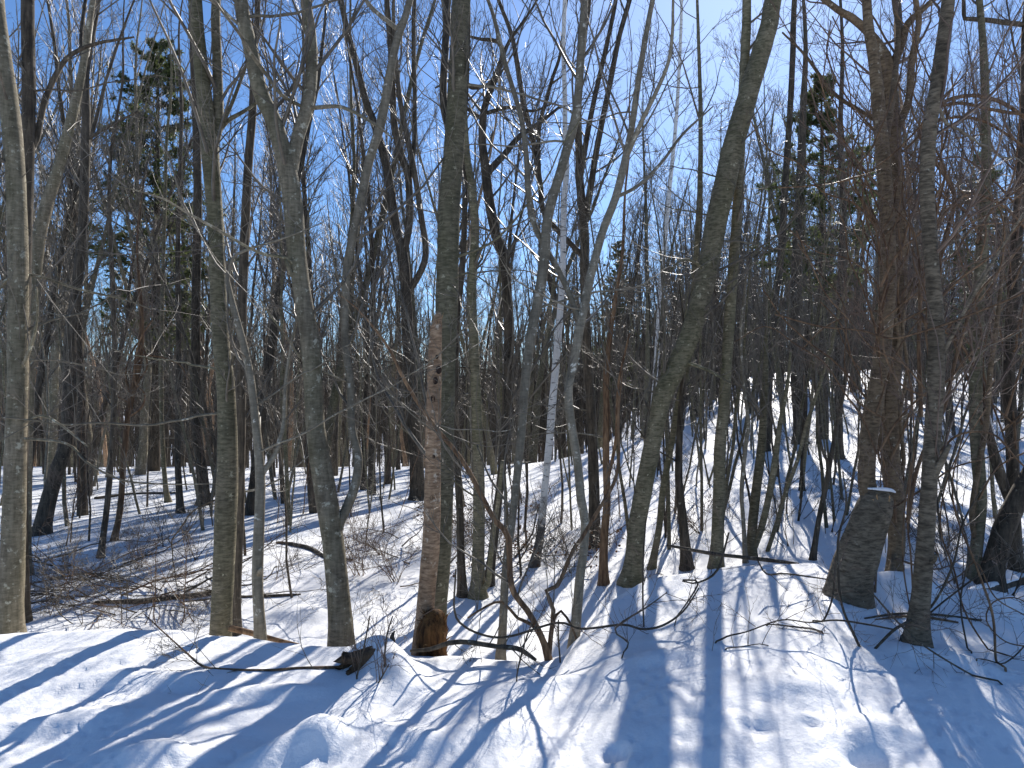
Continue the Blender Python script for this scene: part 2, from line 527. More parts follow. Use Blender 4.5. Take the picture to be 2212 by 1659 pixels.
def bare_tree(name, label, spec, bark_key, depth=None, y0=5.4, lean=0.0, limbs=(), n1=10, l1=(.5, 1.6), zmin=1.2, top=4.0,
              seed=1, twig_key='twig', broken=False, n2=5, n3=4, group=None, cat='tree', flare=.45, lump=.05, f_lo=None, sink=.18, boughs=2):
    rng = np.random.default_rng(seed)
    px, py, wd = spec[0]
    if depth is None:
        g = ground(px, py, y0)
        depth = g[1]
    P = traced(spec, depth, lean)
    bx, by = P[0][0], P[0][1]
    bz = gz(bx, by)
    # carry the trunk down into the snow when its foot is hidden behind the bank
    foot = [(bx + (P[0][0] - P[1][0]) * .1, by, bz - sink, P[0][3] * 1.05)]
    if P[0][2] > bz + .12:
        k = (P[0][2] - bz) / max(.2, P[1][2] - P[0][2])
        fx = bx - (P[1][0] - bx) * min(k, .6) * .5
        foot = [(fx, by, gz(fx, by) - sink, P[0][3] * 1.1)]
        P = foot + P
    else:
        P = foot + P[1:] if P[0][2] < bz - .05 else foot + P
    base = np.array([P[0][0], P[0][1], gz(P[0][0], P[0][1])])
    visible_top = np.array(P[-1][:3])
    if not broken and top > 0:
        a, b = np.array(P[-2]), np.array(P[-1])
        d = norm(b[:3] - a[:3]); r = b[3]
        for k in range(1, 5):
            d = norm(d + np.array([rng.normal() * .07, rng.normal() * .07, .12]))
            b3 = np.array(P[-1][:3]) + d * top / 4
            P.append((*b3, max(r * (1 - .22 * k), .004)))
    Q = smooth_path(P, .075)
    s = np.concatenate([[0], np.cumsum(np.linalg.norm(np.diff(Q[:, :3], axis=0), axis=1))])
    Q[:, 3] *= 1 + flare * np.exp(-np.maximum(s - sink, 0) / .10)
    root = bpy.data.objects.new(name, None); COL.objects.link(root)
    root.location = base; root.empty_display_size = .2
    tag(root, label, cat, group)
    tb = Tubes()
    rmax = Q[:, 3].max()
    sides = 16 if rmax > .06 else (12 if rmax > .03 else 8)
    tb.add(Q[:, :3], Q[:, 3], sides, cap=True, lump=lump, seed=seed * 1.7)
    obj('trunk', tb.mesh('trunk', M[bark_key], base), root)
    BASES.append((base[0], base[1]))
    stems = [Q]
    for li, lb in enumerate(limbs):
        ln = lb.get('lean', rng.uniform(-.5, .6))
        # start on the trunk: find its point nearest in the picture to the limb's first pixel
        p0 = lb['p'][0]
        dd = []
        for kk in stems:
            vis = kk
            rel = vis[:, :3] - CAM
            dep = rel[:, 1] * math.cos(PITCH) + rel[:, 2] * math.sin(PITCH)
            ux = CX0 + F_PX * rel[:, 0] / dep
            uy = CY0 - F_PX * (-rel[:, 1] * math.sin(PITCH) + rel[:, 2] * math.cos(PITCH)) / dep
            e = np.hypot(ux - p0[0], uy - p0[1])
            k = int(np.argmin(e)); dd.append((e[k], vis[k]))
        st = min(dd, key=lambda a: a[0])[1]
        LP = traced(lb['p'], st[1], ln)
        LP[0] = (st[0], st[1], st[2], LP[0][3])
        tp = lb.get('top', 0)
        if tp:
            a, b = np.array(LP[-2]), np.array(LP[-1]); d = norm(b[:3] - a[:3]); r = b[3]
            for k in range(1, 4):
                d = norm(d + np.array([rng.normal() * .08, rng.normal() * .08, .10]))
                LP.append((*(np.array(LP[-1][:3]) + d * tp / 3), max(r * (1 - .28 * k), .003)))
        LQ = smooth_path(LP, .06)
        t2 = Tubes()
        t2.add(LQ[:, :3], LQ[:, 3], 12 if LQ[:, 3].max() > .03 else 7, cap=True, lump=.06, seed=seed + li)
        obj('limb', t2.mesh('limb', M[lb.get('bark', bark_key)], base), root)
        stems.append(LQ)
    # long thin side boughs
    if n1 >= 8:
        cand = np.where((Q[:, 2] > base[2] + 1.0) & (Q[:, 2] < base[2] + 5.5))[0]
        for k in range(boughs if len(cand) > 10 else 0):
            c0 = Q[rng.choice(cand)]
            sx = 1 if rng.random() < .5 else -1
            B, rb = grow(rng, c0[None, :3], np.array([[sx, rng.normal() * .45, rng.uniform(-.25, .7)]]), np.array([rng.uniform(.9, 2.3)]),
                         np.array([min(.011, max(.004, c0[3] * .28))]), 22, .11, rng.uniform(-.02, .05), .2)
            t2 = Tubes(); t2.add(B, rb, 6)
            obj('limb', t2.mesh('limb', M['smooth' if rng.random() < .6 else bark_key], base), root)
            stems.append(np.concatenate([B[0], rb[0][:, None]], 1))
    # branches and twigs
    tb = Tubes()
    tot = 0
    for si, q in enumerate(stems):
        k0 = int(np.argmax(q[:, 2] > base[2] + zmin)) if (q[:, 2] > base[2] + zmin).any() else 0
        seg = q[k0:]
        if len(seg) < 6:
            continue
        sel = np.linspace(0, len(seg) - 1, 24).astype(int)
        pth = seg[sel][None, :, :3]; rd = seg[sel][None, :, 3]
        length = np.linalg.norm(np.diff(pth[0], axis=0), axis=1).sum()
        cnt = n1 if si == 0 else max(3, int(n1 * min(1, length / 4.0)))
        if n1 <= 0:
            continue
        crown(rng, tb, pth, rd, np.array([cnt]), .02, .99, l1, n2=n2, n3=n3, r1cap=.016)
        tot += 1
    if tb.n:
        obj('crown', tb.mesh('crown', M[twig_key], base), root)
    return root, Q, base


def L(*p, **k):
    return dict(p=list(p), **k)


# --- the left edge
bare_tree('bare_tree', 'thick pale grey trunk with a sunlit right edge beside the brush pile',
          [(18, 1372, 56), (24, 1250, 49), (30, 1100, 44), (36, 900, 40), (40, 700, 40), (38, 500, 39), (28, 300, 38), (5, 120, 35), (-10, 0, 33)],
          'grey', depth=5.0, seed=11, n1=9, limbs=[
              L((50, 920, 7), (87, 898, 6), (127, 915, 5), (173, 951, 4), (190, 965, 2), lean=-.2),
              L((46, 940, 7), (143, 958, 5), (183, 995, 5), (233, 1025, 4), (283, 1041, 4), (367, 1046, 3), (467, 1045, 2), lean=-.4),
              L((35, 800, 9), (62, 760, 7), (80, 690, 5), (78, 620, 4), lean=-.2),
              L((40, 610, 9), (20, 600, 8), (-15, 640, 6), lean=-.1),
              L((40, 585, 8), (95, 600, 6), (170, 625, 5), (260, 645, 4), (330, 668, 2), lean=.4)])
bare_tree('bare_tree', 'dark straight trunk close behind the thick pale grey one, curved bough at its top',
          [(48, 1290, 27), (46, 1100, 25), (48, 900, 25), (52, 650, 25), (58, 400, 26), (62, 200, 26), (60, 0, 25)],
          'dark', depth=6.6, seed=12, n1=10, limbs=[
              L((66, 330, 12), (80, 300, 12), (97, 217, 12), (133, 140, 11), (167, 110, 9), (213, 93, 7), (290, 80, 4), lean=.3)])
bare_tree('bare_tree', 'dark furrowed trunk with a bowed foot, leaning right over open snow',
          [(88, 1155, 34), (104, 1085, 32), (122, 1020, 30), (142, 960, 28), (150, 860, 26), (152, 732, 24), (163, 649, 22), (178, 500, 19),
           (184, 360, 18), (186, 250, 17), (186, 150, 15), (206, 40, 11), (212, 0, 10)],
          'dark', seed=13, n1=16, l1=(.6, 2.0), limbs=[L((187, 165, 10), (175, 90, 8), (185, 0, 7), top=2), L((184, 300, 8), (240, 270, 6), (300, 240, 4))])
bare_tree('bare_tree', 'slanting grey trunk rising from behind the pale tree to meet the bowed one',
          [(50, 1200, 30), (54, 1000, 28), (62, 760, 28), (78, 560, 27), (100, 445, 25), (130, 350, 22), (160, 233, 19), (178, 150, 15), (196, 30, 12)],
          'grey', depth=8.3, seed=14, n1=14, l1=(.6, 1.9))
bare_tree('sapling', 'thin dark sapling rooted just behind the brush pile',
          [(217, 1205, 13), (230, 1105, 12), (240, 995, 12), (246, 895, 11), (247, 732, 10), (241, 565, 9), (236, 450, 8), (240, 330, 7), (264, 180, 5)],
          'dark', seed=15, n1=14, l1=(.4, 1.3), top=2)
bare_tree('vine_clad_sapling', 'reddish shaggy sapling wrapped in loops of vine',
          [(247, 1168, 13), (260, 1095, 12), (267, 995, 12), (277, 895, 12), (290, 832, 14), (302, 765, 13), (306, 690, 9), (300, 600, 6)],
          'vine', seed=16, n1=16, l1=(.4, 1.2), top=1.5, twig_key='redtwig', limbs=[
              L((290, 860, 5), (272, 800, 4), (300, 740, 4), (318, 790, 4), (296, 830, 4), (280, 900, 4), lean=-.1),
              L((278, 900, 5), (306, 880, 4), (312, 850, 4), (290, 820, 4), (300, 740, 3), (330, 690, 3), lean=-.15),
              L((300, 770, 5), (350, 772, 4), (390, 790, 3), (405, 820, 2), lean=.1)])
bare_tree('bare_tree', 'slender trunk with a kinked foot standing left of its straight twin',
          [(363, 1085, 12), (357, 1045, 10), (350, 928, 9), (348, 765, 9), (352, 600, 8), (356, 450, 7), (360, 300, 6)], 'olive', seed=17, n1=12, top=3)
bare_tree('bare_tree', 'slender straight trunk with a small mound of snow at its foot',
          [(390, 1108, 16), (384, 995, 13), (385, 861, 12), (386, 700, 11), (384, 560, 10), (388, 400, 8), (392, 250, 7)], 'dark', seed=18, n1=12, top=3)
bare_tree('bare_tree', 'tall dark trunk with a split flared foot left of the thick olive tree',
          [(441, 1090, 28), (434, 995, 22), (423, 895, 20), (423, 732, 19), (425, 565, 18), (427, 432, 17), (424, 267, 16), (418, 120, 15), (414, 0, 14)],
          'dark', seed=19, n1=16, l1=(.5, 1.8), limbs=[L((450, 1093, 12), (462, 1060, 11), (466, 980, 9), (470, 850, 8), (478, 700, 6))])
# --- the thick olive pair
bare_tree('bare_tree', 'thick straight olive trunk on the bank, forked high up, lit along its right edge',
          [(477, 1372, 44), (482, 1250, 43), (488, 1100, 46), (491, 980, 42), (488, 828, 37), (477, 732, 35), (464, 465, 33), (458, 380, 36),
           (452, 300, 38), (440, 200, 31), (431, 110, 29), (422, 0, 27)],
          'olive', depth=5.2, seed=21, n1=9, limbs=[
              L((464, 330, 22), (471, 270, 21), (469, 133, 20), (467, 0, 19), top=3, lean=.15),
              L((468, 300, 10), (490, 262, 10), (515, 247, 9), (547, 227, 7), (585, 190, 5), (640, 130, 3), lean=.3),
              L((472, 290, 9), (497, 233, 8), (520, 173, 7), (532, 140, 5), (530, 100, 3), lean=.1)])
bare_tree('bare_tree', 'dark slim trunk directly behind the thick forked olive tree',
          [(511, 1275, 20), (517, 1120, 20), (520, 950, 20), (521, 800, 20), (524, 650, 20), (530, 480, 19), (538, 333, 18), (546, 233, 17), (550, 100, 14), (556, 0, 12)],
          'dark', depth=6.4, seed=22, n1=12, l1=(.5, 1.6))
bare_tree('bent_sapling', 'pale bent sapling with a dark knot near its foot, arching over behind the olive tree',
          [(563, 1382, 25), (558, 1300, 23), (556, 1245, 23), (560, 1128, 23), (562, 1028, 21), (554, 928, 17), (543, 830, 16), (530, 760, 15),
           (514, 700, 15), (498, 640, 13), (491, 606, 11), (502, 560, 7), (532, 540, 6), (612, 515, 4), (700, 480, 2)],
          'smooth', depth=4.85, seed=23, n1=8, l1=(.4, 1.0), top=0, broken=True, limbs=[
              L((566, 1040, 14), (593, 985, 11), (606, 945, 10), (613, 911, 9), (617, 828, 8), (630, 740, 6), (650, 650, 4), lean=.2),
              L((556, 1250, 14), (562, 1232, 10), (566, 1226, 5), lean=-.1)])
# --- big pale forked tree
bare_tree('bare_tree', 'big pale grey tree with lichen spots, forked low with a pale sinuous second stem',
          [(738, 1388, 56), (730, 1280, 50), (718, 1161, 46), (702, 1061, 46), (682, 928, 42), (677, 828, 40), (669, 732, 40), (653, 632, 38),
           (640, 532, 40), (632, 440, 42), (620, 367, 40), (593, 267, 34), (563, 200, 33), (540, 100, 31), (520, 0, 29)],
          'grey', depth=4.95, seed=24, n1=8, limbs=[
              L((634, 400, 28), (642, 300, 28), (662, 235, 28), (671, 180, 27), (673, 100, 25), (660, 0, 22), top=3, lean=.25),
              L((718, 1175, 26), (735, 1128, 21), (750, 1095, 21), (768, 1045, 20), (774, 990, 19), (760, 925, 17), (757, 828, 17), (745, 732, 17), (748, 599, 18),
                (758, 532, 19), (780, 433, 20), (797, 350, 20), (824, 260, 20), (847, 133, 18), (864, 67, 17), (884, 5, 15), top=3, lean=.35, bark='smooth'),
              L((866, 72, 11), (830, 40, 10), (797, 10, 9), (770, -40, 7), top=1, bark='smooth', lean=.2),
              L((660, 235, 10), (700, 231, 9), (740, 232, 8), (800, 262, 6), (850, 300, 3), lean=-.2),
              L((664, 232, 8), (610, 207, 8), (580, 167, 8), (540, 113, 8), (520, 77, 7), (463, 0, 6), lean=-.6, top=1),
              L((646, 580, 7), (617, 557, 7), (573, 550, 7), (533, 533, 6), (477, 500, 6), (400, 457, 5), (347, 427, 4), (250, 400, 2), lean=-.7),
              L((652, 610, 16), (628, 590, 11), (617, 560, 8), lean=-.1),
              L((735, 829, 4), (660, 782, 4), (617, 725, 4), (577, 672, 3), (560, 640, 2), lean=-.5)])
# --- trunks behind, left of the snag
bare_tree('bare_tree', 'tall dark trunk dividing into long upright stems left of the woodpecker snag',
          [(903, 1080, 34), (897, 961, 29), (888, 828, 27), (880, 700, 25), (872, 565, 23), (855, 490, 21), (836, 367, 19), (814, 283, 17), (790, 217, 15), (765, 120, 13), (745, 40, 11)],
          'dark', seed=25, n1=18, l1=(.7, 2.2), n2=6, limbs=[
              L((872, 560, 16), (884, 480, 16), (882, 383, 16), (866, 333, 16), (852, 270, 15), (848, 200, 14), (843, 83, 13), (836, 0, 12), top=3),
              L((882, 640, 14), (918, 560, 14), (910, 467, 13), (897, 383, 13), (884, 317, 12), (867, 233, 11), (857, 150, 10), (850, 40, 8), top=2, lean=-.4),
              L((884, 400, 10), (894, 317, 10), (896, 217, 10), (894, 140, 10), (894, 33, 9), top=2)])
# --- woodpecker snag and its neighbour
r_, q_, b_ = bare_tree('dead_snag', 'dead reddish trunk with woodpecker holes and a snapped top',
          [(912, 1402, 44), (918, 1330, 40), (926, 1240, 38), (932, 1161, 37), (935, 1040, 35), (936, 930, 33), (938, 828, 31), (940, 740, 28), (943, 705, 24), (946, 684, 17), (948, 673, 9)],
          'brown', depth=4.75, seed=26, n1=0, broken=True, flare=.2, lump=.07)


def splinters(parent, origin, centre, up, rad, n, h, mat, seed, name='splinter_rim'):
    rng = np.random.default_rng(seed)
    tb = Tubes()
    a = rng.uniform(0, 2 * math.pi, n)
    rr = rad * rng.uniform(.55, 1.02, n)
    P0 = np.asarray(centre) + np.stack([np.cos(a) * rr, np.sin(a) * rr, rng.uniform(-.3, .1, n) * h], -1)
    D = norm(np.asarray(up) + rng.normal(size=(n, 3)) * .13)
    A, R = grow(rng, P0, D, rng.uniform(.3, 1, n) * h, rng.uniform(.10, .26, n) * rad, 4, .08, .05, .1)
    tb.add(A, R, 4)
    return obj(name, tb.mesh(name, mat, origin), parent)


splinters(r_, b_, at(941, 715, 4.75), (0, 0, 1), .030, 26, .13, M['heart'], 5)
# holes: dark hollows set into the near face of the snag
for (hx, hy, hs) in ((948, 799, .017), (941, 822, .015), (935, 862, .014), (929, 905, .010), (944, 771, .009), (937, 986, .008), (932, 1075, .009)):
    i = int(np.argmin(np.abs(q_[:, 2] - at(hx, hy, 4.75)[2])))
    c = q_[i]
    g = at(hx, hy, 4.75 - c[3] * .97)
    tb = Tubes()
    th = np.linspace(0, 2 * math.pi, 13)[:-1]
    ring = np.stack([g[0] + np.cos(th) * hs * .8, np.full(12, g[1]), g[2] + np.sin(th) * hs * 1.3], -1)
    rim = np.stack([g[0] + np.cos(th) * hs * 1.15, np.full(12, g[1] - .005), g[2] + np.sin(th) * hs * 1.7], -1)
    inn = np.stack([g[0] + np.cos(th) * hs * .5, np.full(12, g[1] + .010), g[2] + np.sin(th) * hs * .8], -1)
    V = np.concatenate([rim, ring, inn, [[g[0], g[1] + .012, g[2]]]])
    k = np.arange(12); j = (k + 1) % 12
    Q = np.concatenate([np.stack([k, j, j + 12, k + 12], -1), np.stack([k + 12, j + 12, j + 24, k + 24], -1)])
    T3 = np.stack([k + 24, j + 24, np.full(12, 36)], -1)
    V[24:] = V[24:] + np.array([0, -.012, 0])
    if 'hole' not in M:
        M['hole'] = plain('hole_wood', (.012, .006, .004), (.05, .022, .01), 60)
    obj('woodpecker_hole', new_mesh('woodpecker_hole', V - b_, Q, M['hole'], T3), r_)
# rotten, orange foot of the snag
rot = Tubes()
rng = np.random.default_rng(77)
foot = [at(934, 1418, 4.62), at(934, 1390, 4.62), at(937, 1360, 4.63), at(941, 1332, 4.66), at(944, 1318, 4.68)]
fr = np.array([30, 29, 27, 20, 12]) / F_PX * 4.65
QF = smooth_path([(*p, r) for p, r in zip(foot, fr)], .012)
rot.add(QF[:, :3], QF[:, 3] * .86, 26, cap=True, lump=.55, seed=3)
NR = 260
a = rng.uniform(math.pi * .9, 2.1 * math.pi, NR)
zz = rng.uniform(0, 1, NR)
P0 = np.asarray(foot[0]) * (1 - zz[:, None]) + np.asarray(foot[3]) * zz[:, None]
rr_ = (fr[0] * (1 - zz) + fr[3] * zz) * .97
P0 = P0 + np.stack([np.cos(a) * rr_, np.sin(a) * rr_, np.zeros(NR)], -1)
A, R = grow(rng, P0, norm(np.stack([rng.normal(size=NR) * .28, -.12 * np.ones(NR), np.ones(NR)], -1)), rng.uniform(.02, .09, NR), rng.uniform(.002, .008, NR), 4, .2, 0, .2)
rot.add(A, R, 4)
tag(obj('rotten_base', rot.mesh('rotten_base', M['rot'], b_), r_), 'orange crumbling rotten wood at the foot of the snag')

bare_tree('bare_tree', 'tall straight olive trunk with a dark scar right behind the woodpecker snag',
          [(936, 1400, 52), (942, 1300, 50), (952, 1161, 49), (957, 1000, 48), (960, 828, 47), (963, 720, 47), (966, 632, 49), (967, 560, 47), (969, 470, 47),
           (975, 380, 46), (981, 320, 45), (988, 200, 43), (993, 100, 41), (997, 0, 39)],
          'olive', depth=5.25, seed=27, n1=9, limbs=[L((948, 300, 17), (958, 220, 17), (962, 100, 16), (964, 0, 16), top=3, lean=.5, bark='dark'),
                                                    L((980, 600, 5), (1010, 590, 4), (1050, 610, 3), (1100, 660, 2), lean=-.3)])
bare_tree('bare_tree', 'thin dark trunk standing between the snag and the flared grey trunk',
          [(999, 1288, 20), (995, 1180, 17), (993, 1095, 16), (985, 961, 15), (983, 850, 15), (986, 700, 14), (1000, 560, 13), (1004, 420, 12), (1002, 300, 11), (1010, 150, 9), (1012, 0, 8)],
          'dark', y0=5.6, seed=28, n1=12)
bare_tree('bare_tree', 'grey trunk with a flared foot that has a small side stem',
          [(1032, 1290, 34), (1033, 1230, 28), (1035, 1061, 25), (1030, 900, 23), (1025, 770, 21), (1019, 632, 20), (1026, 500, 18), (1018, 400, 17), (1008, 330, 15), (1000, 200, 12)],
          'olive', y0=5.6, seed=29, n1=12, limbs=[L((1040, 1284, 14), (1053, 1262, 13), (1058, 1220, 11), (1066, 1150, 10), (1075, 1090, 9), (1086, 995, 8))])
bare_tree('bare_tree', 'dark crooked tree with a wide Y fork of gnarled boughs against the sky',
          [(1056, 1262, 20), (1073, 1110, 18), (1086, 995, 18), (1096, 828, 19), (1098, 700, 20), (1090, 565, 21), (1072, 510, 21), (1058, 440, 21), (1050, 377, 20),
           (1042, 300, 17), (1047, 233, 15), (1070, 167, 14), (1086, 120, 12), (1076, 90, 10), (1040, 85, 7), (1000, 75, 4)],
          'dark', y0=6.2, seed=30, n1=18, l1=(.6, 1.9), n2=6, top=0, broken=True, limbs=[
              L((1052, 372, 16), (1072, 352, 15), (1090, 333, 14), (1124, 293, 12), (1160, 270, 9), (1210, 230, 6), lean=.5),
              L((1084, 130, 9), (1100, 90, 8), (1135, 40, 6), (1160, 0, 5), top=1.5),
              L((1044, 262, 10), (1010, 235, 8), (990, 215, 6), (960, 225, 4)),
              L((1046, 240, 9), (1100, 232, 8), (1150, 240, 6), (1190, 225, 4)),
              L((1064, 180, 9), (1020, 190, 8), (985, 170, 6), (940, 190, 4))])
bare_tree('bare_tree', 'smooth grey pole of a tree on the bank, left of the white birch',
          [(1082, 1412, 20), (1085, 1378, 18), (1093, 1228, 17), (1106, 1128, 16), (1117, 1028, 17), (1127, 928, 18), (1134, 828, 20), (1146, 732, 22), (1162, 649, 22),
           (1175, 565, 22), (1184, 465, 21), (1217, 350, 20), (1245, 240, 19), (1256, 100, 17), (1262, 0, 16)],
          'smooth', depth=4.75, seed=31, n1=10, lean=.6, limbs=[L((1110, 1105, 6), (1060, 1035, 5), (1030, 960, 3))])
bare_tree('shrubby_tree', 'small brown tree of several crooked stems splitting just above the snow',
          [(1185, 1424, 16), (1166, 1367, 13), (1138, 1317, 13), (1112, 1284, 13), (1102, 1245, 13), (1099, 1165, 13), (1090, 1145, 12), (1067, 1121, 11), (1027, 1045, 11), (994, 988, 10),
           (937, 918, 9), (897, 861, 8), (867, 809, 7), (847, 765, 6), (814, 715, 5), (770, 665, 4), (737, 639, 2)],
          'vine', depth=4.4, lean=-.3, seed=32, n1=14, l1=(.3, .9), zmin=.3, top=0, broken=True, flare=.15, limbs=[
              L((1184, 1410, 12), (1190, 1370, 11), (1195, 1317, 10), (1180, 1276, 9), (1204, 1265, 9), (1221, 1228, 9), (1238, 1188, 9), (1257, 1161, 9), (1287, 1111, 8), (1317, 1061, 8),
                (1331, 1028, 7), (1337, 978, 6), (1336, 895, 5), (1345, 800, 3), lean=.3),
              L((1176, 1388, 9), (1150, 1350, 8), (1118, 1335, 7), (1085, 1300, 6), (1050, 1310, 5), (1010, 1335, 4), lean=-.1),
              L((1190, 1330, 7), (1212, 1320, 6), (1236, 1355, 5), (1245, 1380, 4), lean=-.1)])
bare_tree('bare_tree', 'sinuous grey trunk with long forked stems reaching the top, on the bank edge',
          [(1238, 1408, 20), (1246, 1330, 20), (1253, 1245, 20), (1260, 1195, 19), (1264, 1128, 19), (1255, 1078, 19), (1247, 995, 18), (1231, 895, 18), (1228, 835, 18), (1238, 790, 19),
           (1254, 699, 19), (1265, 649, 19), (1275, 599, 19), (1288, 549, 18), (1305, 490, 17), (1330, 427, 17), (1350, 347, 16), (1367, 260, 14), (1380, 167, 13), (1397, 67, 12), (1410, 0, 11)],
          'smooth', depth=4.85, lean=.5, seed=33, n1=10, limbs=[
              L((1348, 352, 11), (1367, 307, 11), (1387, 260, 10), (1417, 200, 9), (1444, 133, 8), (1453, 60, 7), (1454, 0, 6), top=2),
              L((1256, 690, 14), (1232, 640, 13), (1205, 582, 13), (1180, 539, 13), (1152, 480, 13), (1141, 420, 13), (1138, 350, 12), (1128, 267, 11), (1110, 200, 11), (1090, 133, 10), (1070, 50, 9), (1054, 0, 8), top=2),
              L((1330, 430, 9), (1380, 400, 8), (1430, 350, 7), (1475, 290, 6), (1540, 230, 3), lean=.4)])
# --- birches
bare_tree('birch_tree', 'slim white birch with black dashes, the larger of the two birches',
          [(1154, 1224, 20), (1168, 1150, 17), (1178, 1045, 15), (1187, 950, 16), (1195, 850, 16), (1203, 760, 15), (1210, 670, 14), (1215, 600, 13), (1217, 500, 13), (1219, 430, 13), (1224, 367, 12),
           (1221, 300, 11), (1220, 200, 10), (1217, 100, 9), (1220, 0, 9)],
          'birch', y0=5.6, seed=34, n1=10, l1=(.4, 1.2), zmin=3.0, top=4, limbs=[L((1203, 720, 6), (1216, 690, 5), (1250, 660, 4), (1300, 600, 3), bark='twig')])
bare_tree('birch_tree', 'thin distant white birch behind the big leaning trunk',
          [(1400, 1060, 12), (1408, 940, 11), (1414, 832, 11), (1420, 749, 11), (1427, 632, 11), (1438, 500, 10), (1447, 400, 9), (1460, 267, 8), (1469, 110, 7), (1472, 0, 6)],
          'birch', seed=35, n1=14, l1=(.4, 1.4), zmin=4.5, top=3)
# --- trunks right of centre
bare_tree('bare_tree', 'dark mossy trunk parting into two long dark stems behind the sinuous grey one',
          [(1282, 1180, 30), (1284, 1100, 25), (1282, 1020, 23), (1277, 900, 21), (1270, 780, 20), (1263, 620, 20), (1262, 500, 20), (1252, 380, 17), (1250, 217, 14), (1262, 80, 12), (1272, 0, 11)],
          'dark', y0=5.9, seed=36, n1=14, l1=(.6, 1.8), limbs=[
              L((1262, 490, 14), (1274, 417, 14), (1287, 333, 13), (1300, 267, 13), (1317, 183, 12), (1337, 83, 11), (1360, 0, 10), top=3),
              L((1256, 400, 12), (1267, 300, 12), (1287, 200, 11), (1310, 100, 10), (1330, 0, 9), top=3),
              L((1262, 560, 12), (1180, 467, 12), (1167, 400, 12), (1154, 317, 12), (1140, 260, 12), (1127, 200, 11), (1107, 83, 10), (1077, 0, 8), top=2),
              L((1166, 395, 9), (1164, 283, 9), (1180, 217, 9), (1194, 167, 8), (1210, 117, 7), (1222, 20, 5), top=1)])
bare_tree('bare_tree', 'slim reddish brown trunk just left of the big leaning tree',
          [(1304, 1262, 20), (1304, 1178, 18), (1311, 1080, 16), (1309, 995, 15), (1310, 895, 14), (1310, 799, 13), (1319, 715, 11), (1330, 640, 9), (1345, 540, 7), (1350, 420, 5)],
          'vine', y0=5.5, seed=37, n1=12, top=2, limbs=[L((1306, 1050, 8), (1330, 950, 7), (1336, 830, 6), (1360, 720, 4))])
bare_tree('bare_tree', 'big leaning tree on the bank whose wide shadow falls straight down the snow',
          [(1364, 1258, 44), (1370, 1200, 39), (1377, 1128, 37), (1396, 1028, 38), (1416, 928, 36), (1434, 850, 42), (1462, 790, 44), (1497, 705, 42), (1525, 599, 43), (1545, 490, 45), (1565, 400, 47),
           (1588, 300, 45), (1618, 200, 42), (1642, 120, 40), (1662, 50, 37), (1670, 0, 36)],
          'olive', y0=4.9, seed=38, n1=8, limbs=[
              L((1440, 850, 16), (1432, 800, 9), (1430, 775, 5), lean=-.05),
              L((1530, 580, 8), (1480, 560, 6), (1440, 590, 4), lean=-.4),
              L((1468, 780, 9), (1530, 800, 7), (1580, 830, 5), lean=-.3)])
bare_tree('bare_tree', 'leaning stem close right of the big leaning tree, sharing its patch of bank',
          [(1408, 1228, 15), (1424, 1140, 14), (1432, 1060, 14), (1450, 961, 14), (1468, 860, 14), (1490, 760, 13), (1500, 600, 12), (1512, 400, 11), (1513, 233, 9), (1508, 60, 7), (1506, 0, 6)],
          'olive', y0=5.4, seed=39, n1=10)
bare_tree('bare_tree', 'straight olive pole on the bank crest casting a narrow straight shadow',
          [(1547, 1226, 26), (1550, 1160, 26), (1554, 1050, 26), (1556, 961, 25), (1565, 861, 24), (1575, 699, 23), (1585, 565, 22), (1594, 430, 21), (1600, 300, 21), (1605, 200, 21), (1610, 100, 20), (1613, 0, 19)],
          'olive', y0=5.2, seed=40, n1=9)
bare_tree('bare_tree', 'short dark trunk behind the bank where the fallen pole rests',
          [(1484, 1228, 24), (1476, 1130, 20), (1466, 1030, 17), (1470, 900, 13), (1478, 760, 8)], 'dark', y0=6.0, seed=41, n1=12, top=.8)
bare_tree('bare_tree', 'olive trunk standing in a V with a thinner leaning stem',
          [(1622, 1200, 22), (1626, 1130, 20), (1633, 1061, 20), (1645, 961, 18), (1652, 850, 14), (1655, 740, 8)],
          'olive', depth=7.6, top=.6, seed=42, n1=12, limbs=[L((1628, 1195, 14), (1642, 1150, 14), (1656, 1095, 14), (1672, 1011, 14), (1683, 928, 11), (1700, 838, 8), (1708, 760, 5))])
bare_tree('sapling', 'thin pale sapling just left of the olive V pair',
          [(1610, 1216, 10), (1606, 1130, 9), (1602, 1061, 9), (1611, 961, 9), (1617, 915, 8), (1606, 828, 7), (1600, 720, 6), (1612, 600, 4)], 'smooth', y0=6.0, seed=43, n1=10, l1=(.3, .9), top=1)
bare_tree('bare_tree', 'very straight dark trunk between the leaning tree and the dark hemlock',
          [(1652, 1005, 18), (1656, 940, 17), (1661, 832, 16), (1672, 665, 16), (1683, 590, 15), (1692, 480, 14), (1698, 367, 14), (1705, 267, 13), (1712, 133, 12), (1716, 0, 11)],
          'dark', depth=16.0, seed=44, n1=20, l1=(.6, 1.8), n2=6)
bare_tree('sapling', 'forked young sapling on the open snow left of the broken stump',
          [(1756, 1210, 12), (1768, 1128, 11), (1784, 1050, 11), (1792, 1005, 10), (1806, 928, 8), (1826, 828, 7), (1840, 720, 5)], 'dark', y0=6.2, seed=45, n1=12, l1=(.3, 1.0), top=1.5,
          limbs=[L((1790, 1008, 7), (1776, 970, 6), (1765, 900, 5), (1758, 800, 3))])
bare_tree('bare_tree', 'thick dark trunk farther back, its foot high on the slope',
          [(1728, 958, 28), (1726, 900, 26), (1722, 828, 26), (1720, 700, 24), (1722, 560, 22), (1728, 420, 19), (1734, 260, 15), (1740, 120, 10)], 'dark', seed=46, n1=18, l1=(.7, 2.0), n2=6)
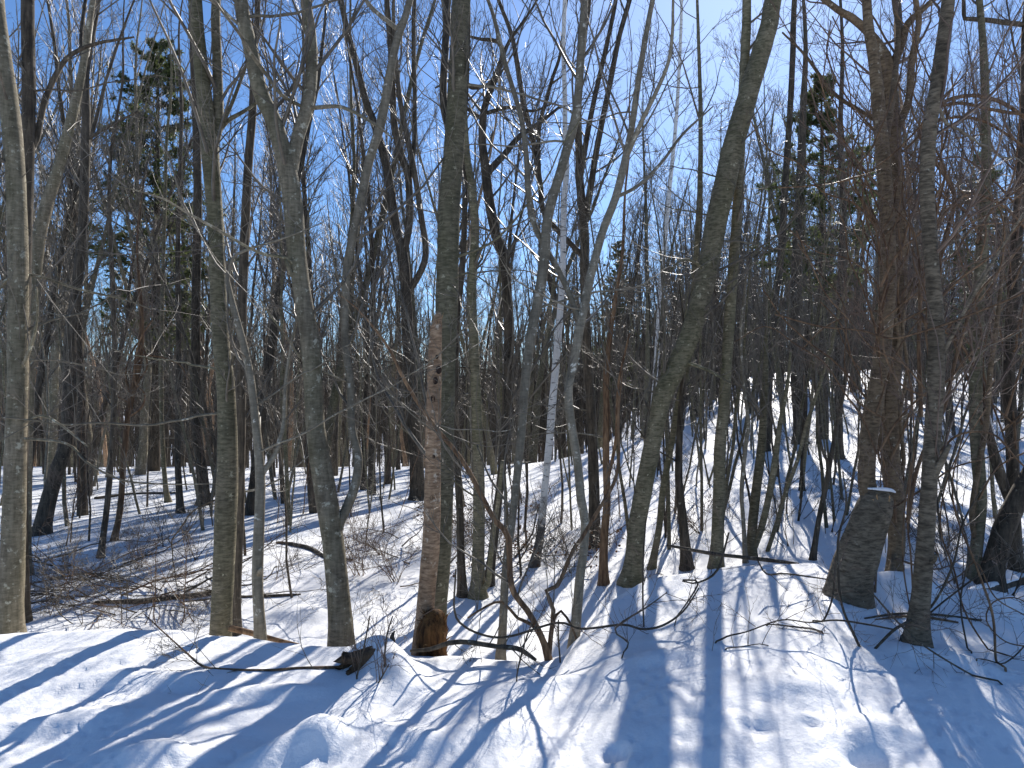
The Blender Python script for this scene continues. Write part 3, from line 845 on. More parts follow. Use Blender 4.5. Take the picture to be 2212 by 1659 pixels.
bare_tree('sapling', 'short dark sapling below the thick dark trunk on the slope',
          [(1732, 1060, 11), (1734, 980, 9), (1740, 900, 8), (1742, 780, 6), (1748, 650, 4)], 'dark', seed=47, n1=10, l1=(.4, 1.0), top=1)
bare_tree('bare_tree', 'dark trunk left of the tan trunk above the broken stump',
          [(1812, 992, 20), (1811, 900, 18), (1812, 760, 17), (1818, 600, 16), (1822, 450, 14), (1815, 300, 11), (1820, 120, 8)], 'dark', seed=48, n1=18, l1=(.6, 2.0), n2=6)
# --- broken stump with its surviving stem
r_, q_, b_ = bare_tree('broken_tree', 'thick broken leaning trunk with snow on its snapped top and a thinner tan stem',
          [(1826, 1322, 94), (1834, 1272, 88), (1852, 1200, 86), (1874, 1135, 82), (1889, 1095, 76), (1898, 1070, 62), (1903, 1058, 34)],
          'ring', depth=4.9, seed=49, n1=0, broken=True, flare=.12, lump=.07, limbs=[
              L((1880, 1095, 44), (1874, 1055, 37), (1872, 1010, 35), (1877, 950, 35), (1885, 895, 34), (1902, 799, 34), (1912, 700, 33), (1918, 600, 32), (1916, 480, 31), (1908, 350, 29), (1900, 250, 27), (1888, 130, 23), (1872, 0, 19),
                top=4, lean=.3, bark='tan'),
              L((1908, 340, 15), (1922, 250, 14), (1935, 150, 12), (1940, 60, 10), (1930, 0, 8), top=2, bark='tan')])
splinters(r_, b_, at(1893, 1076, 4.88), (0.1, 0, .6), .085, 22, .05, M['heart'], 6)
c = at(1906, 1054, 4.84)
sn = Tubes()
QS = smooth_path([(c[0] - .10, c[1], c[2] - .004, .005), (c[0] - .05, c[1] - .02, c[2] - .004, .009), (c[0] + .01, c[1] - .01, c[2] - .008, .013), (c[0] + .06, c[1], c[2] - .016, .012), (c[0] + .09, c[1], c[2] - .03, .005)], .01)
sn.add(QS[:, :3], QS[:, 3], 10, cap=True, lump=.1)
obj('snow_cap', sn.mesh('snow_cap', M['snow'], b_), r_)

bare_tree('bare_tree', 'brown shaggy trunk smothered in vines between the broken stump and the ringed grey trunk',
          [(1928, 1252, 30), (1938, 1161, 34), (1930, 1061, 38), (1922, 961, 40), (1925, 828, 36), (1936, 700, 34), (1941, 550, 34), (1932, 400, 34), (1926, 280, 33), (1916, 150, 30), (1888, 85, 20), (1842, 40, 16), (1782, 0, 12)],
          'tan', depth=5.6, seed=50, n1=18, l1=(.5, 1.7), twig_key='redtwig', lump=.12, n2=6, limbs=[
              L((1920, 165, 20), (1948, 93, 17), (1962, 50, 15), (2015, 0, 11), top=2), L((1946, 98, 13), (1944, 50, 12), (1940, 0, 11), top=2),
              L((1930, 300, 18), (1962, 220, 16), (1970, 130, 14), (1985, 50, 12), (1978, 0, 11), top=2), L((1925, 290, 10), (1860, 240, 9), (1800, 200, 8), (1740, 120, 6), (1690, 70, 4), lean=.4),
              L((1924, 950, 10), (1906, 880, 9), (1918, 800, 8), (1942, 740, 8), (1930, 650, 7), (1950, 560, 6), lean=-.15), L((1930, 1060, 11), (1952, 1000, 9), (1944, 900, 8), (1960, 800, 7), (1950, 690, 6), (1975, 600, 5), lean=-.15),
              L((1934, 1180, 13), (1918, 1255, 13), (1890, 1290, 14), (1862, 1325, 13), lean=-.7)])
bare_tree('bare_tree', 'grey trunk with ringed bark among vines, standing alone on the near snow',
          [(1981, 1395, 46), (1984, 1340, 42), (1993, 1250, 37), (2002, 1128, 34), (2010, 1000, 32), (2020, 850, 33), (2022, 700, 31), (2010, 540, 29), (2003, 400, 29), (2008, 280, 29), (2025, 180, 29), (2036, 100, 28), (2048, 0, 27)],
          'ring', y0=4.2, seed=51, n1=12, twig_key='redtwig', lump=.07, limbs=[
              L((2006, 1050, 18), (2022, 1020, 16), (2040, 985, 13), (2052, 960, 8), lean=-.1), L((2004, 1222, 9), (2018, 1212, 8), (2022, 1200, 8), lean=-.15),
              L((2018, 780, 9), (2060, 720, 8), (2100, 640, 7), (2160, 540, 5), (2212, 460, 4), lean=-.2)])
bare_tree('bare_tree', 'dark curved trunk leaning out of the wood to the right, beyond the vines',
          [(2136, 1262, 44), (2150, 1205, 42), (2168, 1145, 42), (2200, 1075, 40), (2240, 1000, 38), (2285, 900, 36), (2320, 750, 34), (2340, 500, 30)], 'dark', y0=5.4, seed=52, n1=10)
r_, q_, b_ = bare_tree('dead_tree', 'dark leaning dead trunk crusted with snow along its upper side',
          [(2188, 1100, 24), (2180, 1075, 23), (2162, 1028, 22), (2146, 975, 20), (2136, 930, 14), (2128, 890, 8)], 'dark', depth=7.0, seed=53, n1=0, broken=True, top=0, flare=0, cat='dead tree')
sn = Tubes()
qs = q_[(q_[:, 2] > gz(q_[0, 0], q_[0, 1]) + .25)]
if len(qs) > 6:
    k = np.linspace(0, 1, len(qs))
    sn.add(qs[:, :3] + np.array([.028, -.012, .018]), qs[:, 3] * .62 * (.75 + .8 * vnoise(k * 14, k * 3)), 8, cap=True, lump=.2)
    obj('snow_crust', sn.mesh('snow_crust', M['snow'], b_), r_)
bare_tree('bare_tree', 'olive trunk with a pale thin stem crossing its foot near the right edge',
          [(2102, 1248, 22), (2112, 1160, 24), (2118, 1080, 25), (2112, 980, 26), (2107, 860, 26), (2110, 700, 25), (2120, 540, 23), (2130, 380, 20), (2128, 200, 17), (2120, 50, 14)], 'olive', y0=5.8, seed=54, n1=16, twig_key='redtwig',
          limbs=[L((2106, 1180, 11), (2100, 1111, 12), (2116, 1000, 12), (2130, 920, 12), (2140, 800, 11), (2160, 640, 9), (2172, 460, 7), lean=-.2, bark='tan')])
bare_tree('bare_tree', 'dark trunk at the right edge with a bent bough hanging in the sky',
          [(2196, 1235, 26), (2190, 1100, 25), (2186, 950, 25), (2180, 800, 24), (2190, 600, 23), (2205, 400, 21), (2215, 200, 19), (2222, 0, 17)], 'dark', depth=6.6, seed=55, n1=16, twig_key='redtwig',
          limbs=[L((2218, 58, 11), (2180, 50, 11), (2140, 44, 11), (2100, 41, 10), (2084, 40, 9), (2082, 10, 8), (2080, -60, 6), lean=.1)])


# ------------------------------------------------------------------ evergreens


def evergreen(label, px, py, top_py, half_px, crown_py, seed, y0=6.0, depth=None, dens=1.0, name='pine_tree'):
    rng = np.random.default_rng(seed)
    g = ground(px, py, y0) if depth is None else at(px, py, depth)
    d = g[1]; base = np.array([g[0], d, gz(g[0], d)])
    ztop = at(px, top_py, d)[2]; zc = at(px, crown_py, d)[2]
    hw = half_px / F_PX * d
    H = ztop - base[2]
    root = bpy.data.objects.new(name, None); COL.objects.link(root); root.location = base
    tag(root, label, 'evergreen')
    tr = np.array([(base[0] + .04 * math.sin(k * 2.1) * H * .1, d, base[2] - .2 + (H + .2) * k, .5 * 26 / F_PX * d * (1 - k) ** .8 + .006) for k in np.linspace(0, 1, 30)])
    tb = Tubes(); tb.add(tr[:, :3], tr[:, 3], 12, cap=True, lump=.06, seed=seed)
    obj('trunk', tb.mesh('trunk', M['dark'], base), root)
    BASES.append((base[0], base[1]))
    # whorls of boughs
    z = zc; P = []; D = []; Ln = []
    while z < ztop - .08:
        f = (z - zc) / (ztop - zc)
        prof = (min(1, .55 + f * 2.2) * (1 - f) ** .6 + .06) * rng.uniform(.75, 1.2)
        for k in range(rng.integers(4, 7)):
            a = rng.uniform(0, 2 * math.pi)
            P.append((base[0], d, z + rng.uniform(-.08, .08))); D.append((math.cos(a), math.sin(a), rng.uniform(-.12, .30) + .5 * f))
            Ln.append(hw * prof * rng.uniform(.6, 1.25))
        z += rng.uniform(.20, .34)
    P = np.array(P); D = np.array(D); Ln = np.array(Ln)
    A, ra = grow(rng, P, D, Ln, .005 + .010 * Ln, 8, .08, .03, .25)
    bt = Tubes(); bt.add(A, ra, 3)
    p, dd, l, r = spawn(rng, A, ra, 13 * dens, .25, 1, (.5, 1.1), (.18, .42), (.5, .8), rmin=.002)
    dd[:, 2] *= .5
    B, rb = grow(rng, p, dd, l, r, 4, .1, .03, .5)
    bt.add(B, rb, 3)
    obj('bough', bt.mesh('bough', M['dark'], base), root)
    # tufts of needles: narrow blades fanned along the outer twigs
    p, dd, l, r = spawn(rng, B, rb, 6.5 * dens, .1, 1.0, (.1, .8), (1, 1), (1, 1))
    n = len(p)
    per = 5
    pp = np.repeat(p, per, 0); tt = norm(np.repeat(norm(dd), per, 0) + .75 * rng.normal(size=(n * per, 3)))
    ln = rng.uniform(.06, .13, n * per)[:, None]
    sd_ = norm(np.cross(tt, rng.normal(size=(n * per, 3)))) * rng.uniform(.005, .010, n * per)[:, None] * max(1.0, d / 13)
    V = np.stack([pp - sd_, pp + sd_, pp + tt * ln + sd_ * .5, pp + tt * ln - sd_ * .5], 1).reshape(-1, 3)
    Q = np.arange(len(V)).reshape(-1, 4)
    obj('crown', new_mesh('crown', V - base, Q, M['needle']), root)
    return root


evergreen('shaggy green pine with layered boughs standing deep in the left of the wood', 332, 1018, 100, 175, 740, 61, dens=1.15)
evergreen('dark green hemlock with drooping sprays right of the big leaning tree', 1776, 948, 172, 150, 640, 62, y0=6.2, dens=1.0, name='hemlock_tree')
evergreen('slender green evergreen far back between the birch and the leaning tree', 1335, 930, 520, 60, 840, 63, dens=.6, name='hemlock_tree')
evergreen('dim green evergreen far back behind the vines at the wood edge', 2130, 935, 330, 120, 780, 64, y0=8, dens=.45, name='hemlock_tree')

# ------------------------------------------------------------------ background trees: prototypes, then copies
rngF = np.random.default_rng(2024)


def proto(seed, H, r, thick, fork, lean, bark_key, n1=30, n2=7, n3=6, low=.22):
    """meshes of one leafless tree with its foot at the origin"""
    rng = np.random.default_rng(seed)
    n = 16
    d = norm(np.array([[lean * rng.normal(), lean * rng.normal(), 1.0]]))
    A, ra = grow(rng, np.array([[0, 0, -.25]]), d, np.array([H]), np.array([r]), n, .045, .05, .12)
    ra[0, 0] *= 1.35; ra[0, 1] *= 1.05
    tb = Tubes(); tb.add(A, ra, 9, lump=.06, seed=seed)
    trunk = tb.mesh('trunk', M[bark_key])
    stems = [A]; srad = [ra]; limb = None
    if fork:
        t2 = Tubes()
        p, dd, l, rr = spawn(rng, A, ra, np.array([fork]), .18, .55, (.18, .45), (.5, .7), (.55, .8), up=.3)
        B, rb = grow(rng, p, dd, l, rr, 10, .05, .10, .15)
        t2.add(B, rb, 7, lump=.05)
        limb = t2.mesh('limb', M[bark_key])
    cr = Tubes()
    crown(rng, cr, A, ra, np.array([n1]), low, .98, (.7, 2.4), ang1=(.45, 1.0), up1=.25, n2=n2, n3=n3, twig=thick, r1cap=.022, trop=.13)
    if fork:
        crown(rng, cr, B, rb, max(6, n1 // 3), .2, .98, (.5, 1.7), ang1=(.4, .9), up1=.25, n2=n2, n3=n3, twig=thick, r1cap=.018, trop=.13)
    return trunk, limb, cr.mesh('crown', M['twig'])


BK = ['dark', 'olive', 'dark', 'grey', 'olive', 'dark', 'brown', 'dark']
NEAR = [proto(300 + i, H, r, .0022, fk, ln, BK[i % 8]) for i, (H, r, fk, ln) in enumerate(
    [(11, .075, 0, .05), (12.5, .095, 1, .06), (10, .06, 0, .10), (13, .11, 2, .05), (9, .05, 1, .12), (12, .085, 0, .04), (8, .045, 0, .08), (11.5, .07, 2, .10)])]
FAR = [proto(400 + i, H, r, .0036, fk, ln, BK[(i + 1) % 8], n1=34, n2=7, n3=4, low=.2) for i, (H, r, fk, ln) in enumerate(
    [(12, .09, 1, .05), (13.5, .12, 2, .05), (11, .075, 0, .07), (14, .13, 1, .04), (10.5, .065, 1, .08), (13, .10, 0, .05), (12, .11, 3, .07), (9.5, .06, 0, .06)])]


def place(pr, x, y, s, rz, tilt, label, group, name='bare_tree'):
    root = bpy.data.objects.new(name, None); COL.objects.link(root)
    root.location = (x, y, gz(x, y)); root.rotation_euler = (tilt[0], tilt[1], rz); root.scale = (s, s, s * 1.0)
    tag(root, label, 'tree', group)
    for nm, me in zip(('trunk', 'limb', 'crown'), pr):
        if me is not None:
            o = bpy.data.objects.new(nm, me); COL.objects.link(o); o.parent = root
    BASES.append((x, y))


def scatter(n, y_lo, y_hi, tmax, gap, slope=0.0):
    out = []
    tries = 0
    while len(out) < n and tries < 20000:
        tries += 1
        y = math.sqrt(rngF.uniform(y_lo ** 2, y_hi ** 2))
        t = rngF.uniform(-tmax, tmax)
        x = t * y
        if t < .10 and rngF.random() < slope:
            continue
        # leave the wood thinner towards the sun, where the photograph's bank is well lit
        ux, uy = x - .4, y - 4.0
        if abs(ux * math.cos(SUN_AZ) - uy * math.sin(SUN_AZ)) < 5.5 and (y < 20 or rngF.random() < .5) and y < 27:
            continue
        pxx = CX0 + F_PX * x / y
        if (235 < pxx < 440 and y < 19) or (1690 < pxx < 1870 and y < 19):
            continue
        if min((x - a) ** 2 + (y - b) ** 2 for a, b in BASES + out) < gap * gap:
            continue
        out.append((x, y))
    return out


for lo, hi, n, gap in ((9.5, 20, 38, .9), (20, 46, 215, .8)):
    for x, y in scatter(n, lo, hi, .82, gap):
        near = y < 22
        pr = (NEAR if near else FAR)[rngF.integers(8)]
        ki = rngF.integers(8)
        pr = (NEAR if near else FAR)[ki]
        tone = {'dark': 'dark', 'olive': 'olive-grey', 'grey': 'grey', 'brown': 'brown'}[BK[ki if near else (ki + 1) % 8]]
        form = 'forked' if pr[1] is not None else 'single-stemmed'
        where, grp = ('on the snowy slope behind the bank', 'bare trees on the snowy slope') if x / y > .16 else ('deep in the level wood', 'bare trees of the level wood')
        size = 'mid-distance' if near else 'far-off'
        place(pr, x, y, rngF.uniform(.75, 1.2), rngF.uniform(0, 6.28), rngF.normal(size=2) * .05, f'{size} {form} {tone} bare tree {where}', f'{size} {tone} {form} {grp}')


def far_wood():
    """the rest of the wood, a mass of trunks too far off to tell apart"""
    rng = np.random.default_rng(9)
    n = 1500
    y = np.sqrt(rng.uniform(42 ** 2, 105 ** 2, n)); x = rng.uniform(-.86, .86, n) * y
    P = np.stack([x, y, terrain(x, y) - .3], -1)
    D = norm(np.stack([rng.normal(size=n) * .06, rng.normal(size=n) * .06, np.ones(n)], -1))
    A, ra = grow(rng, P, D, rng.uniform(7, 14, n), rng.uniform(.05, .16, n), 6, .05, .05, .12)
    tb = Tubes(); tb.add(A, ra, 4)
    p, dd, l, r = spawn(rng, A, ra, 9, .12, .98, (.4, 1.0), (1, 1), (.25, .45), rmin=.012, up=.25)
    l = rng.uniform(.8, 3.0, len(p))
    B, rb = grow(rng, p, dd, l, np.minimum(r, .03), 3, .14, .16, .3)
    tb.add(B, rb, 3)
    p, dd, l, r = spawn(rng, B, rb, 2.0, .2, .98, (.4, .9), (.35, .7), (.5, .8), rmin=.008, up=.1)
    C, rc = grow(rng, p, dd, l, r, 2, .1, .1, .6)
    tb.add(C, rc, 3)
    # thin young stems crowding between the farther trunks
    n = 1000
    y = np.sqrt(rng.uniform(27 ** 2, 62 ** 2, n)); x = rng.uniform(-.84, .84, n) * y
    P = np.stack([x, y, terrain(x, y) - .2], -1)
    D = norm(np.stack([rng.normal(size=n) * .07, rng.normal(size=n) * .07, np.ones(n)], -1))
    A, ra = grow(rng, P, D, rng.uniform(3.5, 8.5, n), rng.uniform(.018, .042, n), 5, .05, .05, .2)
    tb.add(A, ra, 4)
    p, dd, l, r = spawn(rng, A, ra, 8, .12, .98, (.4, 1.0), (1, 1), (.3, .5), rmin=.005, up=.2)
    B, rb = grow(rng, p, dd, rng.uniform(.4, 1.6, len(p)), np.minimum(r, .012), 2, .1, .1, .5)
    tb.add(B, rb, 3)
    # behind them, the deepest ranks: trunks with a few boughs
    n = 3800
    y = np.sqrt(rng.uniform(80 ** 2, 185 ** 2, n)); x = rng.uniform(-.86, .86, n) * y
    P = np.stack([x, y, terrain(x, y) - .3], -1)
    D = norm(np.stack([rng.normal(size=n) * .05, rng.normal(size=n) * .05, np.ones(n)], -1))
    A, ra = grow(rng, P, D, rng.uniform(11, 19, n), rng.uniform(.07, .17, n), 4, .04, .05, .2)
    tb.add(A, ra, 4)
    p, dd, l, r = spawn(rng, A, ra, 5, .15, .98, (.35, .9), (1, 1), (.25, .45), rmin=.02, up=.3)
    B, rb = grow(rng, p, dd, rng.uniform(1, 3.5, len(p)), np.minimum(r, .04), 2, .1, .1, .5)
    tb.add(B, rb, 3)
    o = obj('far_wood', tb.mesh('far_wood', M['dark']))
    tag(o, 'grey mass of far-off bare trees closing the view', 'wood', kind='stuff')


far_wood()

# ------------------------------------------------------------------ thin saplings and whips in the understorey


def whip_proto(seed, H, r, key):
    rng = np.random.default_rng(seed)
    A, ra = grow(rng, np.array([[0, 0, -.12]]), np.array([[rng.normal() * .06, rng.normal() * .06, 1]]), np.array([H]), np.array([r]), 14, .06, .04, .2)
    tb = Tubes(); tb.add(A, ra, 6)
    stem = tb.mesh('stem', M[key])
    cr = Tubes()
    crown(rng, cr, A, ra, np.array([18]), .15, .98, (.2, .75), n2=4, n3=3, twig=.0014, r1cap=.006, trop=.08)
    return stem, cr.mesh('twigs', M['twig' if key != 'vine' else 'redtwig'])


WH = [whip_proto(500 + i, H, r, k) for i, (H, r, k) in enumerate([(2.6, .010, 'dark'), (3.4, .014, 'grey'), (1.8, .007, 'vine'), (4.2, .018, 'dark'), (2.2, .009, 'vine'), (5.0, .022, 'olive')])]
wl = [('thin leafless whip rising from the snow among the trunks', 'thin whips among the trunks')]
spots = []
for px, py in [(140, 1180), (152, 1172), (190, 1170), (170, 1120), (305, 1110), (318, 1095), (405, 1060), (210, 1060), (120, 1060), (165, 1045), (470, 1110), (600, 1130), (632, 1290), (624, 1150), (655, 1110), (530, 1200),
               (800, 1100), (830, 1150), (790, 1180), (860, 1120), (845, 1060), (1130, 1150), (1210, 1130), (1230, 1200), (1340, 1120), (1440, 1150), (1700, 1110), (1680, 1150), (1820, 1080), (1790, 1140), (2050, 1180),
               (2070, 1120), (2035, 1230), (1965, 1150), (2180, 1180), (2155, 1120)]:
    g = ground(px, py, 5.6); spots.append((g[0], g[1]))
spots += scatter(30, 8, 20, .75, .4)
tall = []
while len(tall) < 70:
    y = rngF.uniform(7.6, 16); t = rngF.uniform(-.12, .64)
    if min((t * y - a) ** 2 + (y - b) ** 2 for a, b in BASES + tall) > .06:
        tall.append((t * y, y))
spots += tall
for x, y in spots:
    wi = (3, 5)[rngF.integers(2)] if (x, y) in tall else rngF.integers(6); st, tw = WH[wi]
    root = bpy.data.objects.new('sapling', None); COL.objects.link(root)
    root.location = (x, y, gz(x, y)); root.rotation_euler = (rngF.normal() * .07, rngF.normal() * .07, rngF.uniform(0, 6.28))
    s = rngF.uniform(.7, 1.2); root.scale = (s, s, s)
    wt = ('dark', 'grey', 'short reddish', 'tall dark', 'reddish', 'tall olive-grey')[wi]
    tag(root, f'{wt} leafless whip of a sapling, finger-thin, rising from the snow among the trunks', 'sapling', f'{wt} whips among the trunks')
    for nm, me in (('stem', st), ('twigs', tw)):
        o = bpy.data.objects.new(nm, me); COL.objects.link(o); o.parent = root

def pole_proto(seed, H, rad, key):
    rng = np.random.default_rng(seed)
    A, ra = grow(rng, np.array([[0, 0, -.15]]), np.array([[rng.normal() * .05, rng.normal() * .05, 1]]), np.array([H]), np.array([rad]), 14, .05, .05, .15)
    tb = Tubes(); tb.add(A, ra, 6, lump=.05)
    cr = Tubes()
    crown(rng, cr, A, ra, np.array([26]), .12, .98, (.3, 1.1), n2=5, n3=3, twig=.0026, r1cap=.010, trop=.10)
    return tb.mesh('stem', M[key]), cr.mesh('twigs', M['twig'])


PO = [(pole_proto(540 + i, H, rad, k), k) for i, (H, rad, k) in enumerate([(6.0, .030, 'dark'), (7.5, .038, 'grey'), (5.0, .024, 'olive'), (8.5, .042, 'dark'), (6.5, .028, 'smooth')])]
for lo, hi, n in ((11, 22, 72),):
    for x, y in scatter(n, lo, hi, .8, .35, .55 if lo > 20 else .2):
        (st, tw), k = PO[rngF.integers(5)]
        root = bpy.data.objects.new('sapling', None); COL.objects.link(root)
        root.location = (x, y, gz(x, y)); root.rotation_euler = (rngF.normal() * .06, rngF.normal() * .06, rngF.uniform(0, 6.28))
        sc = rngF.uniform(.75, 1.25); root.scale = (sc, sc, sc)
        tone = {'dark': 'dark', 'grey': 'grey', 'olive': 'olive-grey', 'smooth': 'pale grey'}[k]
        where = 'on the slope behind the bank' if x / y > .16 else 'in the level wood'
        tag(root, f'thin {tone} young tree between bigger trunks {where}', 'sapling', f'{tone} young poles {where}')
        for nm, me in (('stem', st), ('twigs', tw)):
            o = bpy.data.objects.new(nm, me); COL.objects.link(o); o.parent = root

k = 0
while k < 92:
    y = math.sqrt(rngF.uniform(11.5 ** 2, 34 ** 2)); t = rngF.uniform(.20, .46) if rngF.random() < .5 else rngF.uniform(-.02, .62)
    x = t * y
    if min((x - a) ** 2 + (y - b) ** 2 for a, b in BASES) < .16:
        continue
    (st, tw), key = PO[(2, 0, 4)[rngF.integers(3)]]
    H = {'olive': 5.0, 'dark': 6.0, 'smooth': 6.5}[key]
    z = gz(x, y)
    sc = min(rngF.uniform(.7, 1.2), (.52 * (y - 5.0) - max(z, 0)) / H)
    if sc < .45:
        continue
    root = bpy.data.objects.new('sapling', None); COL.objects.link(root)
    root.location = (x, y, z); root.rotation_euler = (rngF.normal() * .07, rngF.normal() * .07, rngF.uniform(0, 6.28)); root.scale = (sc, sc, sc)
    tone = {'dark': 'dark', 'olive': 'olive-grey', 'smooth': 'pale grey'}[key]
    where = 'on the slope behind the bank' if t > .16 else 'in the level wood'
    tag(root, f'thin {tone} young tree between bigger trunks {where}', 'sapling', f'{tone} young poles {where}')
    for nm, me in (('stem', st), ('twigs', tw)):
        o = bpy.data.objects.new(nm, me); COL.objects.link(o); o.parent = root
    BASES.append((x, y)); k += 1

# ------------------------------------------------------------------ logs and fallen branches


def log(name, label, pts, key, y0=5.4, depth=None, snow=0, cat='log', sides=12, lift=.3, group=None, twigs=0, seed=1, lump=.08, near=False):
    """pts: (px, py, width px) on the snow, or at a fixed depth"""
    P = []
    for px, py, wd in pts:
        g = ground(px, py, 1.5 if near else y0) if depth is None else at(px, py, depth)
        r = .5 * wd / F_PX * g[1]
        P.append((g[0], g[1], g[2] + (r * lift if depth is None else 0), r))
    Q = smooth_path(P, .04)
    if depth is not None:
        Q[:, 2] = np.maximum(Q[:, 2], terrain(Q[:, 0], Q[:, 1]) + Q[:, 3] * .6)
    o0 = np.array(P[len(P) // 2][:3])
    tb = Tubes(); tb.add(Q[:, :3], Q[:, 3], sides, cap=True, lump=lump, seed=seed)
    if not snow and not twigs:
        o = obj(name, tb.mesh(name, M[key], o0), None, o0)
        return tag(o, label, cat, group)
    root = bpy.data.objects.new(name, None); COL.objects.link(root); root.location = o0
    tag(root, label, cat, group)
    obj('wood', tb.mesh('wood', M[key], o0), root)
    if snow:
        sn = Tubes()
        a, b = int(len(Q) * .15), int(len(Q) * .9)
        q = Q[a:b]; k = np.linspace(0, 1, len(q))
        sn.add(q[:, :3] + np.array([0, 0, 1]) * q[:, 3:4] * .75, q[:, 3] * .72 * (np.sin(k * math.pi) ** .3 + .02), 10, lump=.15)
        obj('snow_crust', sn.mesh('snow_crust', M['snow'], o0), root)
    if twigs:
        rng = np.random.default_rng(seed)
        sel = np.linspace(0, len(Q) - 1, 20).astype(int)
        tw = Tubes()
        crown(rng, tw, Q[sel][None, :, :3], Q[sel][None, :, 3], np.array([twigs]), .1, .98, (.12, .55), n2=4, n3=2, twig=.0012, r1cap=.005, trop=.04)
        obj('twigs', tw.mesh('twigs', M['twig'], o0), root)
    return root


log('fallen_log', 'dark log half sunk in snow behind the brush pile', [(205, 1305, 10), (300, 1302, 14), (390, 1292, 13), (460, 1283, 11)], 'dark', twigs=5, seed=3)
log('fallen_log', 'dark straight log lying behind the pale bent sapling', [(512, 1292, 7), (560, 1290, 8), (610, 1288, 8), (650, 1286, 6)], 'dark', seed=4)
log('fallen_log', 'dark crooked log beside the big pale forked tree', [(600, 1174, 8), (640, 1180, 11), (675, 1190, 12), (705, 1206, 10), (760, 1212, 8)], 'dark', twigs=7, seed=5)
log('fallen_log', 'brown rotting log at the foot of the pale bent sapling', [(496, 1357, 14), (540, 1367, 13), (590, 1381, 11), (645, 1394, 8)], 'vine', depth=5.15, seed=6)
log('fallen_pole', 'slim dark pole lying along the bank crest', [(1440, 1178, 5), (1470, 1183, 7), (1540, 1196, 8), (1600, 1203, 8), (1660, 1210, 9), (1725, 1218, 6)], 'dark', depth=6.05, seed=7)
log('fallen_log', 'dark log on the level snow far left, past the bowed trunk', [(205, 1078, 8), (260, 1072, 9), (320, 1068, 8), (390, 1066, 5)], 'dark', twigs=5, seed=8)
log('fallen_branch', 'dark arched branch lying over the bank right of the snag', [(886, 1406, 6), (930, 1402, 9), (970, 1389, 11), (1010, 1387, 11), (1070, 1396, 11), (1117, 1401, 11), (1138, 1412, 10), (1158, 1426, 7)], 'dark', depth=4.25, twigs=6, seed=9, cat='branch')
log('fallen_log', 'snow-topped log beyond the vines at the right edge', [(2030, 1300, 10), (2090, 1285, 18), (2158, 1272, 20), (2240, 1256, 20)], 'dark', snow=1, seed=10)
log('fallen_stick', 'straight dark stick lying behind the ringed grey trunk', [(1868, 1338, 4), (1942, 1328, 5), (2030, 1331, 5), (2120, 1342, 4)], 'dark', near=True, lift=1.0, twigs=3, seed=12, cat='stick')
log('fallen_stick', 'crooked brown stick crossing the straight one behind the ringed trunk', [(1890, 1341, 3), (1960, 1335, 5), (2020, 1340, 5), (2070, 1348, 4)], 'vine', near=True, lift=1.6, twigs=3, seed=13, cat='stick')
log('fallen_branch', 'long brown branch lying on the near snow left of the hollow log', [(742, 1464, 6), (690, 1458, 6), (640, 1456, 6), (560, 1452, 5), (500, 1450, 5), (440, 1440, 5), (405, 1412, 4), (375, 1385, 3), (345, 1358, 3), (310, 1325, 2)],
    'vine', depth=3.98, twigs=16, seed=14, cat='branch')

# hollow log end poking from the mound
hb = ground(762, 1445)
rng = np.random.default_rng(31)
root = bpy.data.objects.new('hollow_log', None); COL.objects.link(root); root.location = hb
tag(root, 'ragged dark hollow end of a log poking from its snow mound', 'log')
ax = norm(np.array([.75, .65, .05])); side = norm(np.cross(ax, [0, 0, 1.0])); upv = np.cross(side, ax)
ns, nl = 30, 9
th = np.linspace(0, 2 * math.pi, ns, endpoint=False)
V = []
for layer, k0 in ((1.0, 0), (.66, 1)):
    for i in range(nl):
        f = i / (nl - 1)
        rr = .066 * layer * (1 + .55 * vnoise(np.cos(th) * 2.6 + f * .6, np.sin(th) * 2.6 + k0) + (.30 * rng.normal(size=ns).clip(-1, 1) * (i == 0) * layer))
        off = -.03 + .20 * f - (.05 * rng.uniform(-.3, 1, ns) if i == 0 else 0)
        V.append(hb + np.array([0, 0, .022]) + ax[None] * np.broadcast_to(np.asarray(off), (ns,))[:, None] + rr[:, None] * (side[None] * np.cos(th)[:, None] + upv[None] * np.sin(th)[:, None]))
V = np.concatenate(V)
idx = np.arange(2 * nl * ns).reshape(2, nl, ns); j = (np.arange(ns) + 1) % ns
Q = [np.stack([idx[0, :-1], idx[0, :-1][:, j], idx[0, 1:][:, j], idx[0, 1:]], -1).reshape(-1, 4),
     np.stack([idx[1, :-1], idx[1, 1:], idx[1, 1:][:, j], idx[1, :-1][:, j]], -1).reshape(-1, 4),
     np.stack([idx[0, 0], idx[1, 0], idx[1, 0][j], idx[0, 0][j]], -1).reshape(-1, 4)]
obj('shell', new_mesh('shell', V - hb, np.concatenate(Q), M['vine']), root)
sf = Tubes()
c0 = hb + np.array([0, 0, .022])
QS = smooth_path([(*(c0 + ax * .005), .012), (*(c0 + ax * .02), .036), (*(c0 + ax * .10), .045), (*(c0 + ax * .2), .04)], .015)
sf.add(QS[:, :3], QS[:, 3], 12, cap=True, lump=.12)
obj('snow_fill', sf.mesh('snow_fill', M['snow'], hb), root)

# splintered stub behind the mound
g = at(850, 1392, 4.55)
tb = Tubes()
QS = smooth_path([(g[0], g[1], g[2] - .12, .020), (g[0], g[1], g[2], .018), (g[0] - .005, g[1], g[2] + .05, .014), (g[0] + .008, g[1], g[2] + .085, .004)], .01)
tb.add(QS[:, :3], QS[:, 3], 9, cap=True, lump=.35, seed=4)
tag(obj('stub', tb.mesh('stub', M['dark'], g), None, g), 'small dark splintered stub just behind the snow mound', 'stump')

# ------------------------------------------------------------------ brush piles


